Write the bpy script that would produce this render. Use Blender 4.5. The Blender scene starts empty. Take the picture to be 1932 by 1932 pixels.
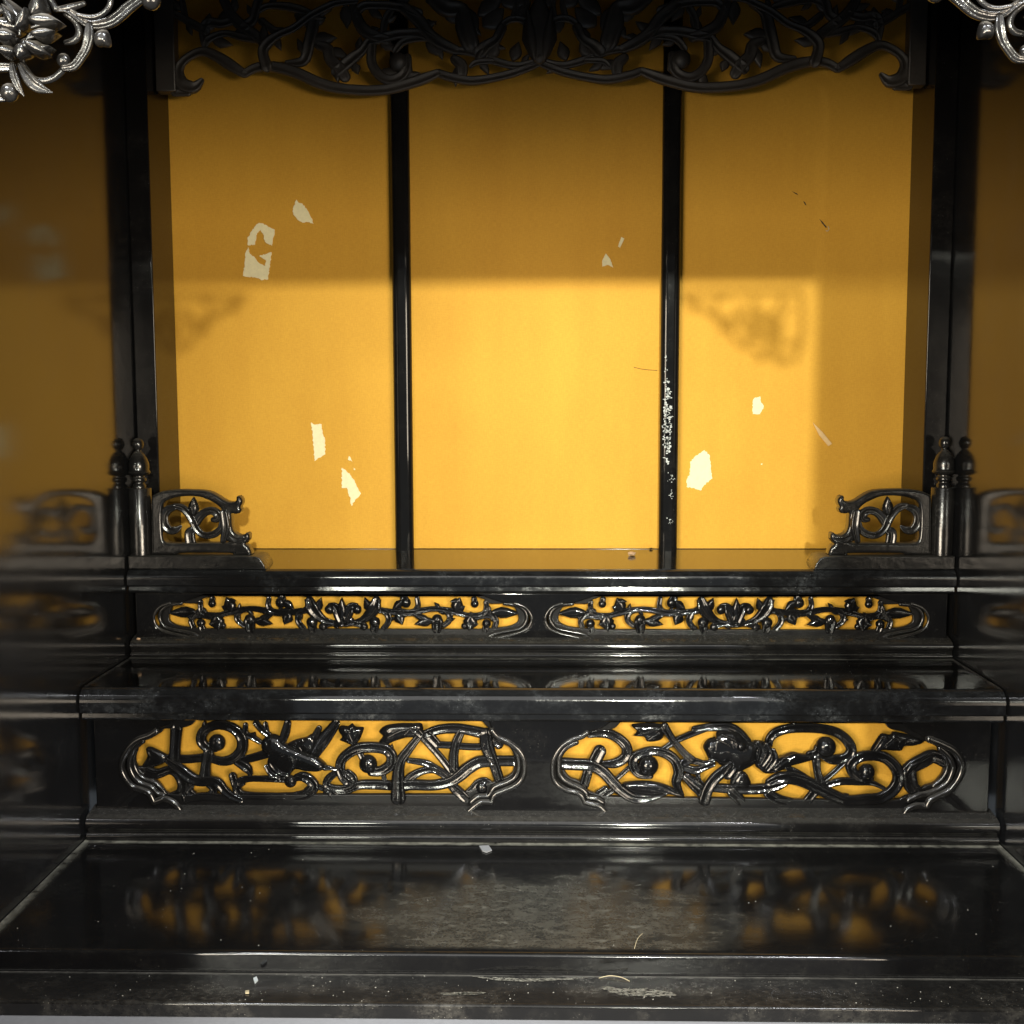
import bpy, bmesh, math, random
from mathutils import Vector, Matrix
random.seed(7)
sc = bpy.context.scene
C = sc.collection

# ------------------------------------------------------------------ camera
FPX, PIT, YAW, ROL, CX = 2160.24, 0.09628, 0.02105, -0.0025, -0.00178
CZ = 0.45                                    # camera height above the datum
fw = Vector((-math.sin(YAW)*math.cos(PIT), math.cos(YAW)*math.cos(PIT), -math.sin(PIT)))
r0 = Vector((math.cos(YAW), math.sin(YAW), 0)); u0 = r0.cross(fw)
rt = math.cos(ROL)*r0 + math.sin(ROL)*u0
up = -math.sin(ROL)*r0 + math.cos(ROL)*u0
CAM = Vector((CX, 0, CZ))
cd = bpy.data.cameras.new('camera'); cam = bpy.data.objects.new('camera', cd); C.objects.link(cam)
cd.sensor_width = 36; cd.lens = 36*FPX/1932; cd.clip_start = 0.01; cd.clip_end = 50
m = Matrix((rt, up, -fw)).transposed().to_4x4(); m.translation = CAM; cam.matrix_world = m
sc.camera = cam

# ------------------------------------------------------------------ world, lamps, exposure
w = bpy.data.worlds.new('World'); sc.world = w; w.use_nodes = True
bg = w.node_tree.nodes['Background']; bg.inputs[0].default_value = (.80, .90, 1, 1); bg.inputs[1].default_value = 0.24
def area(name, loc, target, sx, sy, power, col):
    l = bpy.data.lights.new(name, 'AREA'); l.shape = 'RECTANGLE'; l.size = sx; l.size_y = sy
    l.energy = power; l.color = col
    o = bpy.data.objects.new(name, l); C.objects.link(o); o.location = loc
    o.rotation_euler = (Vector(target)-Vector(loc)).to_track_quat('-Z', 'Y').to_euler()
    return o
WARM = (1, .99, .84); AMB = (1, .85, .66)
sl_ = bpy.data.lights.new('room_spot_lamp', 'SPOT'); sl_.energy = 172; sl_.color = WARM; sl_.shadow_soft_size = .027
sl_.spot_size = math.radians(21.5); sl_.spot_blend = 1.0                      # a reflector bulb over the viewer's right shoulder
so_ = bpy.data.objects.new('room_spot_lamp', sl_); C.objects.link(so_); so_.location = (.25, -1.5, CZ+.47)
so_.rotation_euler = (Vector((.02, .9, CZ-.05))-so_.location).to_track_quat('-Z', 'Y').to_euler()
area('room_tube_lamp', (-.78, -1.5, CZ+.48), (0, .9, CZ), .7, .08, 22, WARM)
area('ceiling_tube_lamp', (.72, -.45, CZ+1.25), (.25, .6, CZ-.25), .55, .03, 24, (.95, .97, 1))
area('ceiling_tube_lamp', (-.78, -.45, CZ+1.25), (-.25, .6, CZ-.25), .55, .03, 24, (.95, .97, 1))
area('side_fill_lamp', (1.65, -2.6, CZ-.12), (0, .9, CZ), 1.2, .9, 94, AMB)  # soft fill pair added to brighten the shaded upper gold panels, no window
area('side_fill_lamp', (-1.65, -2.6, CZ-.12), (0, .9, CZ), 1.2, .9, 94, AMB)  # left half of the added fill pair
area('ceiling_bounce_fill', (0, -2.3, CZ+1.6), (0, -2.2, 0), 4.2, 3.6, 70, (1, .97, .93))  # broad area lamp added in place of light bounced off the ceiling
vs = sc.view_settings; vs.view_transform = 'Standard'; vs.look = 'None'; vs.exposure = 0; vs.gamma = 1
sc.render.engine = 'CYCLES'
try: sc.cycles.caustics_reflective = True; sc.cycles.max_bounces = 8
except Exception: pass

# ------------------------------------------------------------------ pixel -> world (source photo px, 3024 wide)
K = 1932/3024
def ray(x, y):
    x *= K; y *= K
    return (fw*FPX + rt*(x-966) - up*(y-966))
def onY(x, y, Y):
    d = ray(x, y); t = Y/d.y; p = CAM + d*t; return (p.x, p.z)
def onZ(x, y, Z):
    d = ray(x, y); t = (Z-CZ)/d.z; p = CAM + d*t; return (p.x, p.y)
def dY(x, y, Y): return onY(x/K, y/K, Y)      # from 1932-px coordinates
def dZ(x, y, Z): return onZ(x/K, y/K, Z)

# ------------------------------------------------------------------ materials
def nn(t, typ, **k):
    n = t.nodes.new(typ)
    for a, b in k.items(): setattr(n, a, b)
    return n
def ramp(t, src, a, b):
    n = nn(t, 'ShaderNodeMapRange'); n.interpolation_type = 'SMOOTHSTEP'
    n.inputs[1].default_value = a; n.inputs[2].default_value = b
    t.links.new(src, n.inputs[0]); return n.outputs[0]
def math_(t, op, a, b=None):
    n = nn(t, 'ShaderNodeMath', operation=op)
    for i, v in enumerate((a, b)):
        if v is None: continue
        if isinstance(v, (int, float)): n.inputs[i].default_value = v
        else: t.links.new(v, n.inputs[i])
    return n.outputs[0]
def noise(t, co, scale, detail=4, rough=.55, dist=0):
    n = nn(t, 'ShaderNodeTexNoise'); n.inputs['Scale'].default_value = scale; n.inputs['Detail'].default_value = detail
    n.inputs['Roughness'].default_value = rough; n.inputs['Distortion'].default_value = dist
    t.links.new(co, n.inputs['Vector']); return n.outputs['Fac']
def mapping(t, co, scale):
    n = nn(t, 'ShaderNodeMapping'); n.inputs['Scale'].default_value = scale; t.links.new(co, n.inputs['Vector']); return n.outputs[0]
def new_mat(name):
    mt = bpy.data.materials.new(name); mt.use_nodes = True; t = mt.node_tree
    return mt, t, t.nodes['Principled BSDF']
def lacquer(name, rough=.07, smudge=.12, updust=.25, speck=.35, film=.004, dustcol=(.30, .29, .26), base=(.0045, .0045, .005), masks=None, bump=.05, ior=1.62, bscale=60):
    mt, t, b = new_mat(name)
    co = nn(t, 'ShaderNodeTexCoord').outputs['Object']
    geo = nn(t, 'ShaderNodeNewGeometry')
    sep = nn(t, 'ShaderNodeSeparateXYZ'); t.links.new(geo.outputs['Normal'], sep.inputs[0])
    n1 = noise(t, co, 34, 7, .62, .4); n2 = noise(t, co, 160, 5, .6); n3 = noise(t, co, 1150, 2, .5)
    n4 = noise(t, mapping(t, co, (.7, 1, 1)), 420, 6, .7)
    sm = math_(t, 'MULTIPLY', math_(t, 'MULTIPLY', ramp(t, n1, .40, .78), math_(t, 'ADD', math_(t, 'MULTIPLY', ramp(t, n4, .36, .66), .75), math_(t, 'MULTIPLY', ramp(t, n2, .4, .66), .25))), smudge)
    upf = math_(t, 'MULTIPLY', ramp(t, sep.outputs[2], .35, 1.0), math_(t, 'ADD', .45, math_(t, 'MULTIPLY', ramp(t, n4, .25, .75), .55)))
    ud = math_(t, 'MULTIPLY', upf, updust)
    spm = math_(t, 'MULTIPLY', ramp(t, n3, .70, .76), ramp(t, n1, .42, .62))
    sp = math_(t, 'MULTIPLY', spm, speck)
    fac = math_(t, 'ADD', math_(t, 'ADD', sm, ud), math_(t, 'ADD', sp, film))
    if masks:
        for f in masks: fac = math_(t, 'ADD', fac, f(t, co))
    fc = nn(t, 'ShaderNodeClamp'); t.links.new(fac, fc.inputs[0]); fac = fc.outputs[0]
    mx = nn(t, 'ShaderNodeMix', data_type='RGBA'); mx.inputs['A'].default_value = (*base, 1); mx.inputs['B'].default_value = (*dustcol, 1)
    t.links.new(fac, mx.inputs['Factor']); t.links.new(mx.outputs['Result'], b.inputs['Base Color'])
    r1 = math_(t, 'ADD', math_(t, 'MULTIPLY', fac, 1.6), rough); r2 = math_(t, 'MINIMUM', r1, .75)
    t.links.new(r2, b.inputs['Roughness']); b.inputs['IOR'].default_value = ior
    bp = nn(t, 'ShaderNodeBump'); bp.inputs['Strength'].default_value = bump; bp.inputs['Distance'].default_value = .002
    t.links.new(noise(t, co, bscale, 4, .6), bp.inputs['Height']); t.links.new(bp.outputs[0], b.inputs['Normal'])
    return mt
def axis_out(t, co, i):
    s = nn(t, 'ShaderNodeSeparateXYZ'); t.links.new(co, s.inputs[0]); return s.outputs[i]
def edge_dust(axis, at, width, amt, sc_=120):           # dust gathered along a line (real accumulation in a corner)
    def f(t, co):
        d = math_(t, 'ABSOLUTE', math_(t, 'SUBTRACT', axis_out(t, co, axis), at))
        return math_(t, 'MULTIPLY', math_(t, 'MULTIPLY', ramp(t, d, width, 0), ramp(t, noise(t, co, sc_, 5, .65), .22, .7)), amt)
    return f
def scuff(cx, cy, rx, ry, amt):                          # rubbed elliptical patch
    def f(t, co):
        ex = math_(t, 'MULTIPLY', math_(t, 'SUBTRACT', axis_out(t, co, 0), cx), 1/rx)
        ey = math_(t, 'MULTIPLY', math_(t, 'SUBTRACT', axis_out(t, co, 1), cy), 1/ry)
        d = math_(t, 'ADD', math_(t, 'MULTIPLY', ex, ex), math_(t, 'MULTIPLY', ey, ey))
        dn = math_(t, 'ADD', d, math_(t, 'MULTIPLY', math_(t, 'SUBTRACT', noise(t, mapping(t, co, (.6, 1.3, 1)), 42, 6, .7), .5), 2.4))
        st = ramp(t, noise(t, mapping(t, co, (.6, 1.25, 1)), 170, 8, .75, .6), .34, .66)
        st2 = ramp(t, noise(t, co, 620, 4, .7), .40, .62)
        fl = math_(t, 'MULTIPLY', ramp(t, noise(t, mapping(t, co, (.55, 1.2, 1)), 210, 8, .75, .5), .53, .68), 1.1)
        tex = math_(t, 'ADD', math_(t, 'ADD', .14, fl), math_(t, 'ADD', math_(t, 'MULTIPLY', st, .30), math_(t, 'MULTIPLY', st2, .22)))
        inn = ramp(t, axis_out(t, co, 1), Y5+.004, Y5+.009)
        blot = math_(t, 'ADD', math_(t, 'MULTIPLY', ramp(t, noise(t, co, 75, 6, .7, .6), .32, .66), .5), .5)
        return math_(t, 'MULTIPLY', math_(t, 'MULTIPLY', math_(t, 'MULTIPLY', ramp(t, dn, 1.45, .25), tex), math_(t, 'MULTIPLY', inn, blot)), amt)
    return f
def simple(name, col, rough=.6, ior=1.45, bump=0, bs=300, metallic=0):
    mt, t, b = new_mat(name)
    co = nn(t, 'ShaderNodeTexCoord').outputs['Object']
    nz = noise(t, co, bs, 4, .6)
    mx = nn(t, 'ShaderNodeMix', data_type='RGBA'); mx.inputs['A'].default_value = (*[c*.82 for c in col], 1); mx.inputs['B'].default_value = (*[min(1, c*1.1) for c in col], 1)
    t.links.new(nz, mx.inputs['Factor']); t.links.new(mx.outputs['Result'], b.inputs['Base Color'])
    b.inputs['Roughness'].default_value = rough; b.inputs['IOR'].default_value = ior; b.inputs['Metallic'].default_value = metallic
    if bump:
        bp = nn(t, 'ShaderNodeBump'); bp.inputs['Strength'].default_value = bump; bp.inputs['Distance'].default_value = .0006
        t.links.new(nz, bp.inputs['Height']); t.links.new(bp.outputs[0], b.inputs['Normal'])
    return mt
def gold_paper(name):
    mt, t, b = new_mat(name)
    co = nn(t, 'ShaderNodeTexCoord').outputs['Object']
    wv = noise(t, mapping(t, co, (3.2, 1, .6)), 420, 3, .6); wh = noise(t, mapping(t, co, (.6, 1, 3.2)), 420, 3, .6)
    wf = math_(t, 'MULTIPLY', math_(t, 'ADD', wv, wh), .5)
    big = noise(t, co, 9, 5, .6)
    f = math_(t, 'ADD', math_(t, 'MULTIPLY', ramp(t, wf, .3, .7), .55), math_(t, 'ADD', math_(t, 'MULTIPLY', ramp(t, big, .3, .7), .27), math_(t, 'MULTIPLY', ramp(t, noise(t, mapping(t, co, (1, 1, .12)), 55, 5, .6), .3, .7), .18)))
    mx = nn(t, 'ShaderNodeMix', data_type='RGBA'); mx.inputs['A'].default_value = (.545, .281, .034, 1); mx.inputs['B'].default_value = (.69, .388, .051, 1)
    t.links.new(f, mx.inputs['Factor']); t.links.new(mx.outputs['Result'], b.inputs['Base Color'])
    b.inputs['Roughness'].default_value = .55; b.inputs['IOR'].default_value = 1.25; b.inputs['Metallic'].default_value = .2
    bp = nn(t, 'ShaderNodeBump'); bp.inputs['Strength'].default_value = .25; bp.inputs['Distance'].default_value = .0004
    t.links.new(wf, bp.inputs['Height']); t.links.new(bp.outputs[0], b.inputs['Normal'])
    return mt
M = {}
M['gold'] = gold_paper('gold_paper')
M['wall'] = lacquer('side_wall_lacquer', rough=.10, smudge=.05, updust=.0, speck=.12, film=.016, dustcol=(.24, .26, .28), ior=1.58, bump=.02, bscale=30)
M['lac'] = lacquer('black_lacquer', rough=.05, smudge=.05, updust=.15, bump=.015)
M['nose'] = lacquer('step_lacquer', rough=.06, smudge=.14, updust=.04, speck=.5, film=.006, dustcol=(.24, .27, .30), bump=.02)
M['riser'] = lacquer('riser_lacquer', rough=.05, ior=1.42, smudge=.02, updust=.10, speck=.25, film=.001, bump=.015)
M['carve'] = lacquer('carved_lacquer', rough=.06, smudge=.03, updust=.04, speck=.08, film=.001, bump=.10, bscale=240, ior=1.48)
M['rail'] = lacquer('balustrade_lacquer', rough=.16, smudge=.10, updust=.20, speck=.2, film=.012, bump=.1, bscale=140, ior=1.6)
M['valance'] = lacquer('dull_carved_lacquer', rough=.20, smudge=.15, updust=.05, speck=.0, film=.17, dustcol=(.20, .17, .14), bump=.2, bscale=150)
M['bracket'] = lacquer('front_carving_lacquer', rough=.15, smudge=.10, updust=.38, speck=.1, film=.016, dustcol=(.46, .42, .36), bump=.2, bscale=200, ior=1.6)
M['post'] = lacquer('post_lacquer', rough=.06, smudge=.04, updust=0, speck=.25, film=.003, ior=1.27, bump=.02)
M['mullion'] = lacquer('mullion_lacquer', rough=.05, ior=1.33, smudge=.04, updust=0, speck=.25, film=.008, bump=.02)
M['bead'] = lacquer('bead_lacquer', rough=.14, smudge=.10, updust=.18, speck=.1, film=.010, bump=.06, bscale=190, ior=1.7)
M['panel'] = lacquer('panel_lacquer', rough=.28, smudge=.03, updust=.06, speck=.2, film=.002, bump=.02, ior=1.4)
M['cream'] = simple('bare_backing_paper', (.88, .82, .52), .8, bump=.2)
M['cream2'] = simple('paper_sliver', (.72, .50, .24), .7)
M['chip'] = simple('bare_white_primer', (.62, .66, .66), .7)
M['dark'] = simple('dark_mark', (.03, .02, .012), .7)
M['crumb'] = simple('crumb', (.62, .42, .26), .8)
M['flake'] = simple('grey_flake', (.34, .35, .36), .6)
M['lint'] = simple('pale_hair', (.55, .47, .30), .6)
M['speck'] = simple('pale_dust', (.36, .35, .31), .8)
M['worn'] = simple('worn_lacquer', (.40, .38, .31), .6, bs=700)
M['ledge'] = simple('grey_laminate', (.34, .34, .35), .55)

# ------------------------------------------------------------------ object helpers
def empty(name, loc, label, cat, group=None):
    o = bpy.data.objects.new(name, None); C.objects.link(o); o.location = loc; o.empty_display_size = .02
    o['label'] = label; o['category'] = cat
    if group: o['group'] = group
    return o
def link(name, me, mat, parent=None, smooth=True, ang=38):
    me.name = name
    o = bpy.data.objects.new(name, me); C.objects.link(o)
    me.materials.clear(); me.materials.append(mat)
    if smooth:
        me.polygons.foreach_set('use_smooth', [True]*len(me.polygons))
        me.set_sharp_from_angle(angle=math.radians(ang))
    if parent:
        o.parent = parent
        if parent.type == 'EMPTY': o.matrix_parent_inverse = Matrix.Translation(-parent.location)
    return o
def pydata(name, v, f, mat, parent=None, **k):
    me = bpy.data.meshes.new(name); me.from_pydata(v, [], f); me.validate(); me.update()
    bm = bmesh.new(); bm.from_mesh(me); bmesh.ops.recalc_face_normals(bm, faces=bm.faces); bm.to_mesh(me); bm.free()
    return link(name, me, mat, parent, **k)
def box(name, x0, x1, y0, y1, z0, z1, mat, parent=None, bev=.0008):
    bm = bmesh.new(); bmesh.ops.create_cube(bm, size=1)
    for v in bm.verts:
        v.co = Vector(((x0+x1)/2+v.co.x*(x1-x0), (y0+y1)/2+v.co.y*(y1-y0), (z0+z1)/2+v.co.z*(z1-z0)))
    if bev: bmesh.ops.bevel(bm, geom=bm.edges[:], offset=bev, segments=2 if bev < .004 else 6, affect='EDGES', profile=.5)
    me = bpy.data.meshes.new(name); bm.to_mesh(me); bm.free()
    o = link(name, me, mat, parent)
    for p in me.polygons:
        if max(abs(c) for c in p.normal) > .999: p.use_smooth = False
    return o
def arc(cy, cz, r, a0, a1, n=8):
    return [(cy+r*math.cos(math.radians(a0+(a1-a0)*i/n)), cz+r*math.sin(math.radians(a0+(a1-a0)*i/n))) for i in range(n+1)]
def extrude_x(name, prof, x0, x1, mat, parent=None, nseg=24):
    n = len(prof); v = []; f = []
    for i in range(nseg+1):
        x = x0+(x1-x0)*i/nseg
        v += [(x, p[0], p[1]) for p in prof]
    for i in range(nseg):
        for j in range(n):
            a = i*n+j; b = i*n+(j+1) % n; f.append((a, b, b+n, a+n))
    f.append(tuple(range(n))); f.append(tuple(nseg*n+j for j in range(n)))
    o = pydata(name, v, f, mat, parent); me = o.data
    for p in me.polygons:                       # long flat strips stay flat, only the rounded mouldings are smooth
        c = [me.vertices[i].co for i in p.vertices]
        ext = max((Vector((0, a.y-b.y, a.z-b.z))).length for a in c for b in c)
        if len(c) > 4 or ext > .0022: p.use_smooth = False
    return o
def catmull(pts, n=6, closed=False):
    P = list(pts); out = []; N = len(P)
    rng = range(N) if closed else range(N-1)
    for i in rng:
        p1 = P[i]; p2 = P[(i+1) % N]
        p0 = P[(i-1) % N] if (closed or i > 0) else p1
        p3 = P[(i+2) % N] if (closed or i < N-2) else p2
        for k in range(n):
            t = k/n; t2 = t*t; t3 = t2*t
            out.append(tuple(.5*((2*b)+(-a+c)*t+(2*a-5*b+4*c-d)*t2+(-a+3*b-3*c+d)*t3) for a, b, c, d in zip(p0, p1, p2, p3)))
    if not closed: out.append(tuple(P[-1]))
    return out
ROUND = [(math.cos(a), math.sin(a)) for a in [2*math.pi*i/10 for i in range(10)]]
GROOVE = [(-1, 0), (-.95, .5), (-.76, .92), (-.5, .86), (-.22, .62), (.12, .56), (.4, .72), (.66, .95), (.86, .75), (1, .05), (.8, -.6), (0, -.8), (-.8, -.6)]
def sweep_mesh(path, wid, Y, thick=.8, prof=ROUND, mx=None):
    """path: (x,z) world pts, wid: half widths (m) per ctrl pt; the band bulges towards -y."""
    n = len(path)
    ctl = [(p[0], p[1], wid[i] if isinstance(wid, (list, tuple)) else wid) for i, p in enumerate(path)]
    s = catmull(ctl, 6)
    rings = []
    L = len(s)
    tang = []
    for i in range(L):
        a = s[max(0, i-1)]; b = s[min(L-1, i+1)]
        d = Vector((b[0]-a[0], b[1]-a[1])); d = d.normalized() if d.length > 1e-9 else Vector((1, 0)); tang.append(d)
    def ring(c, d, h, hb):
        nx, nz = -d.y, d.x
        return [(c[0]+nx*u*h, Y-v*hb, c[1]+nz*u*h) for u, v in prof]
    a = s[0]; d = tang[0]
    for q, e in ((.95, .3), (.6, .78)):
        rings.append(ring((a[0]-d.x*a[2]*q*.8, a[1]-d.y*a[2]*q*.8), d, a[2]*e, a[2]*thick*e))
    for i in range(L): rings.append(ring(s[i], tang[i], max(s[i][2], 1e-5), max(s[i][2], 1e-5)*thick))
    a = s[-1]; d = tang[-1]
    for q, e in ((.6, .78), (.95, .3)):
        rings.append(ring((a[0]+d.x*a[2]*q*.8, a[1]+d.y*a[2]*q*.8), d, a[2]*e, a[2]*thick*e))
    m_ = len(prof); v = [p for r in rings for p in r]; f = []
    for i in range(len(rings)-1):
        for j in range(m_):
            p = i*m_+j; q = i*m_+(j+1) % m_; f.append((p, q, q+m_, p+m_))
    f.append(tuple(range(m_))); f.append(tuple((len(rings)-1)*m_+j for j in range(m_)))
    if mx is not None: v = [(2*mx-x, y, z) for x, y, z in v]
    return v, f
def board(name, outline, holes, y0, y1, mat, parent=None, bev=.0008, res=2):
    """flat board in the xz plane with holes, front at y0, back at y1, rounded edges"""
    cu = bpy.data.curves.new(name, 'CURVE'); cu.dimensions = '2D'; cu.fill_mode = 'BOTH'
    cu.extrude = max((y1-y0)/2-bev, .0001); cu.bevel_depth = bev; cu.bevel_resolution = res
    for pl in [outline]+holes:
        s = cu.splines.new('POLY'); s.points.add(len(pl)-1); s.use_cyclic_u = True
        for p, q in zip(s.points, pl): p.co = (q[0], q[1], 0, 1)
    cu.offset = -bev
    ob = bpy.data.objects.new(name, cu)
    me = bpy.data.meshes.new_from_object(ob)
    yc = (y0+y1)/2
    for v in me.vertices: v.co = Vector((v.co.x, yc-v.co.z, v.co.y))
    bm = bmesh.new(); bm.from_mesh(me); bmesh.ops.recalc_face_normals(bm, faces=bm.faces); bm.to_mesh(me); bm.free()
    bpy.data.objects.remove(ob); bpy.data.curves.remove(cu)
    o = link(name, me, mat, parent, ang=50)
    for p in me.polygons:
        if abs(p.normal.y) > .995: p.use_smooth = False
    return o
def pillow(name, outline, Y, h, mat, parent=None, back=.001, ridge=None):
    """leaf or body: closed outline (x,z) with a domed front; ridge=(p,q) gives a mid rib"""
    N = len(outline)
    if ridge is None:
        cx = sum(p[0] for p in outline)/N; cz = sum(p[1] for p in outline)/N; tgt = [(cx, cz)]*N
    else:
        (ax, az), (bx, bz) = ridge; tgt = []
        dx, dz = bx-ax, bz-az; L2 = dx*dx+dz*dz
        for p in outline:
            tt = max(0, min(1, ((p[0]-ax)*dx+(p[1]-az)*dz)/L2)); tgt.append((ax+dx*tt, az+dz*tt))
    v = []; f = []
    lev = [(0, 0), (.12, .5), (.35, .8), (.65, .96), (1, 1)]
    v += [(p[0], Y+back, p[1]) for p in outline]
    for t, hh in lev:
        v += [(p[0]+(q[0]-p[0])*t, Y-h*hh, p[1]+(q[1]-p[1])*t) for p, q in zip(outline, tgt)]
    for r in range(len(lev)):
        for j in range(N):
            a = r*N+j; b = r*N+(j+1) % N; f.append((a, b, b+N, a+N))
    me = bpy.data.meshes.new(name); me.from_pydata(v, [], f)
    bm = bmesh.new(); bm.from_mesh(me); bmesh.ops.remove_doubles(bm, verts=bm.verts, dist=1e-6); bmesh.ops.recalc_face_normals(bm, faces=bm.faces); bm.to_mesh(me); bm.free()
    return link(name, me, mat, parent, ang=60)
def ball(name, c, r, Y, mat, parent, flat=.8):
    bm = bmesh.new(); bmesh.ops.create_uvsphere(bm, u_segments=14, v_segments=9, radius=r)
    for v in bm.verts: v.co = Vector((c[0]+v.co.x, Y+v.co.y*flat, c[1]+v.co.z))
    me = bpy.data.meshes.new(name); bm.to_mesh(me); bm.free()
    return link(name, me, mat, parent, ang=180)
def lathe(name, prof, cx, cy, mat, parent, n=28):
    v = []; f = []
    for r, z in prof: v += [(cx+r*math.cos(2*math.pi*i/n), cy+r*math.sin(2*math.pi*i/n), z) for i in range(n)]
    for k in range(len(prof)-1):
        for i in range(n):
            a = k*n+i; b = k*n+(i+1) % n; f.append((a, b, b+n, a+n))
    f.append(tuple(range(n))); f.append(tuple((len(prof)-1)*n+i for i in range(n)))
    return pydata(name, v, f, mat, parent, ang=50)

class Trace:
    """shapes traced in an enlarged crop of the photo (origin ox,oy; scale s), put on the plane y=Y at real size"""
    def __init__(s, ox, oy, sc_, Y, mat, parent, mx=None, flip=None, fat=1.0, sprout=0):
        s.fat = fat; s.sprout = sprout; s.ns = 0
        s.o = (ox, oy, sc_); s.Y = Y; s.mat = mat; s.par = parent; s.mx = mx; s.flip = flip
    def p(s, u, v):
        x, z = onY(s.o[0]+u/s.o[2], s.o[1]+v/s.o[2], s.Y)
        if s.mx is not None: x = 2*s.mx-x
        if s.flip: x = -x
        return (x, z)
    def m(s, wd): return wd/s.o[2]*K*s.Y/FPX
    def band(s, pts, wd, name='scroll', dy=0, thick=.7, groove=None):
        hw = [s.fat*s.m(x)/2 for x in wd] if isinstance(wd, (list, tuple)) else s.fat*s.m(wd)/2
        if isinstance(hw, list) and len(hw) != len(pts):
            n = len(pts); m_ = len(hw); hh = []
            for i in range(n):
                t = i/(n-1)*(m_-1); k = min(int(t), m_-2); hh.append(hw[k]+(hw[k+1]-hw[k])*(t-k))
            hw = hh
        mw = max(hw) if isinstance(hw, list) else hw
        g = groove if groove is not None else mw > .0016
        v, f = sweep_mesh([s.p(*q) for q in pts], hw, s.Y+dy, thick, GROOVE if g else ROUND)
        o = pydata(name, v, f, s.mat, s.par, ang=70)
        if s.sprout and name == 'scroll' and len(pts) >= 3:         # small curled leaflets growing from the scroll
            path = catmull([s.p(*q) for q in pts], 6); L = len(path)
            for t in ((.3, .68) if L > 20 else (.5,)):
                i = max(1, min(L-2, int(t*L))); s.ns += 1
                d = Vector((path[i+1][0]-path[i-1][0], path[i+1][1]-path[i-1][1])).normalized(); sd = 1 if s.ns % 2 else -1
                nr = Vector((-d.y, d.x))*sd; A = Vector(path[i]); ln = s.m(s.sprout)*(1+.25*math.sin(s.ns*2.3))
                B_ = A+nr*ln*.8+d*ln*.75; Cc_ = A+nr*ln*.45+d*ln*.1; hw_ = ln*.26
                mid = [A, (A+Cc_)/2+d*ln*.1, Cc_+d*ln*.2, (Cc_+B_)/2+d*ln*.12, B_]; pr = [.5, .95, 1, .6, .02]; out = []
                for k in range(5):
                    a_ = mid[max(0, k-1)]; b_ = mid[min(4, k+1)]; tt = (b_-a_).normalized(); n_ = Vector((-tt.y, tt.x)); out.append((mid[k]+n_*hw_*pr[k], mid[k]-n_*hw_*pr[k]))
                ol = [tuple(q[0]) for q in out]+[tuple(q[1]) for q in reversed(out)]
                pillow('leaflet', ol, s.Y+dy+.0003, .0016, s.mat, s.par, ridge=(tuple(mid[1]), tuple(mid[3])))
        return o
    def blob(s, pts, h, name='leaf', dy=0, ridge=None, n=3):
        o = catmull([s.p(*q) for q in pts], n, True)
        return pillow(name, o, s.Y+dy, h, s.mat, s.par, ridge=[s.p(*q) for q in ridge] if ridge else None)
    def leaf(s, a, b, wd, h=.002, name='leaf', dy=0):
        A = Vector(s.p(*a)); B = Vector(s.p(*b)); d = B-A; nrm = Vector((-d.y, d.x)).normalized(); hw = s.m(wd)/2*(1+(s.fat-1)*.6)
        prof = [(0, .15), (.15, .62), (.35, .98), (.55, .92), (.78, .5), (.93, .18), (1, 0)]
        o = [A+d*t+nrm*hw*k for t, k in prof]+[A+d*t-nrm*hw*k for t, k in prof[-2::-1]]
        return pillow(name, [tuple(q) for q in o], s.Y+dy, h, s.mat, s.par, ridge=(tuple(A+d*.08), tuple(A+d*.92)))
    def berry(s, c, r, dy=0, name='berry'):
        return ball(name, s.p(*c), s.m(r)*(1+(s.fat-1)*.3), s.Y+dy, s.mat, s.par)
    def poly(s, pts, n=5): return catmull([s.p(*q) for q in pts], n)

# ------------------------------------------------------------------ main dimensions
W = .3
YB = .900                                       # gold back panels
Z1 = CZ-.1213; Y1 = .8166                       # upper tier nose
Z1B = CZ-.1162
Z2 = CZ-.18566; Y2 = .7233                      # lower tier nose
Y3 = .8156; Y4 = .7229                          # fronts of the baseboards
Z4 = CZ-.28738; Y5 = .573                       # base shelf
YR1, YR2 = .824, .735                           # riser faces
YF = .42                                        # front frame plane
ZT = CZ+.36                                     # top of the interior
XP = .2835; YP = .849                           # corner posts

# ------------------------------------------------------------------ cabinet
cab = empty('altar_cabinet', (0, .9, Z4-.03), 'black lacquer altar cabinet interior with glossy side walls and three gold back panels', 'altar cabinet')
ZB0 = Z4-.03
for s in (-1, 1):
    box('side_wall', min(s*W, s*(W+.012)), max(s*W, s*(W+.012)), YF+.0225, YB+.03, ZB0, ZT, M['wall'], cab, 0)
    a, b = sorted((s*XP, s*(W-.0004)))
    box('corner_post', a, b, YP, YB-.0005, Z1-.02, ZT-.0005, M['post'], cab, .0012)
    a, b = sorted((s*.222, s*.345))
    box('front_jamb', a, b, YF, YF+.022, Z4-.05, ZT-.001, M['lac'], cab, .002)
box('ceiling_board', -W-.012, W+.012, YF, YB+.03, ZT, ZT+.012, M['lac'], cab, 0)
box('front_lintel', -.2215, .2215, YF+.002, YF+.0215, CZ+.166, ZT-.0006, M['lac'], cab, .002)
MUL = []
for (pa, pb) in (((740, 180), (775, 180)), ((1254, 180), (1290, 180))):
    pass
xl0 = dY(748, 1033, YB)[0]; xl1 = dY(783, 1033, YB)[0]; xr0 = dY(1241, 1033, YB)[0]; xr1 = dY(1275, 1033, YB)[0]
half = ((xl1-xl0)+(xr1-xr0))/4; xm = (abs((xl0+xl1)/2)+abs((xr0+xr1)/2))/2; xoff = ((xl0+xl1)/2+(xr0+xr1)/2)/2
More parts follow.
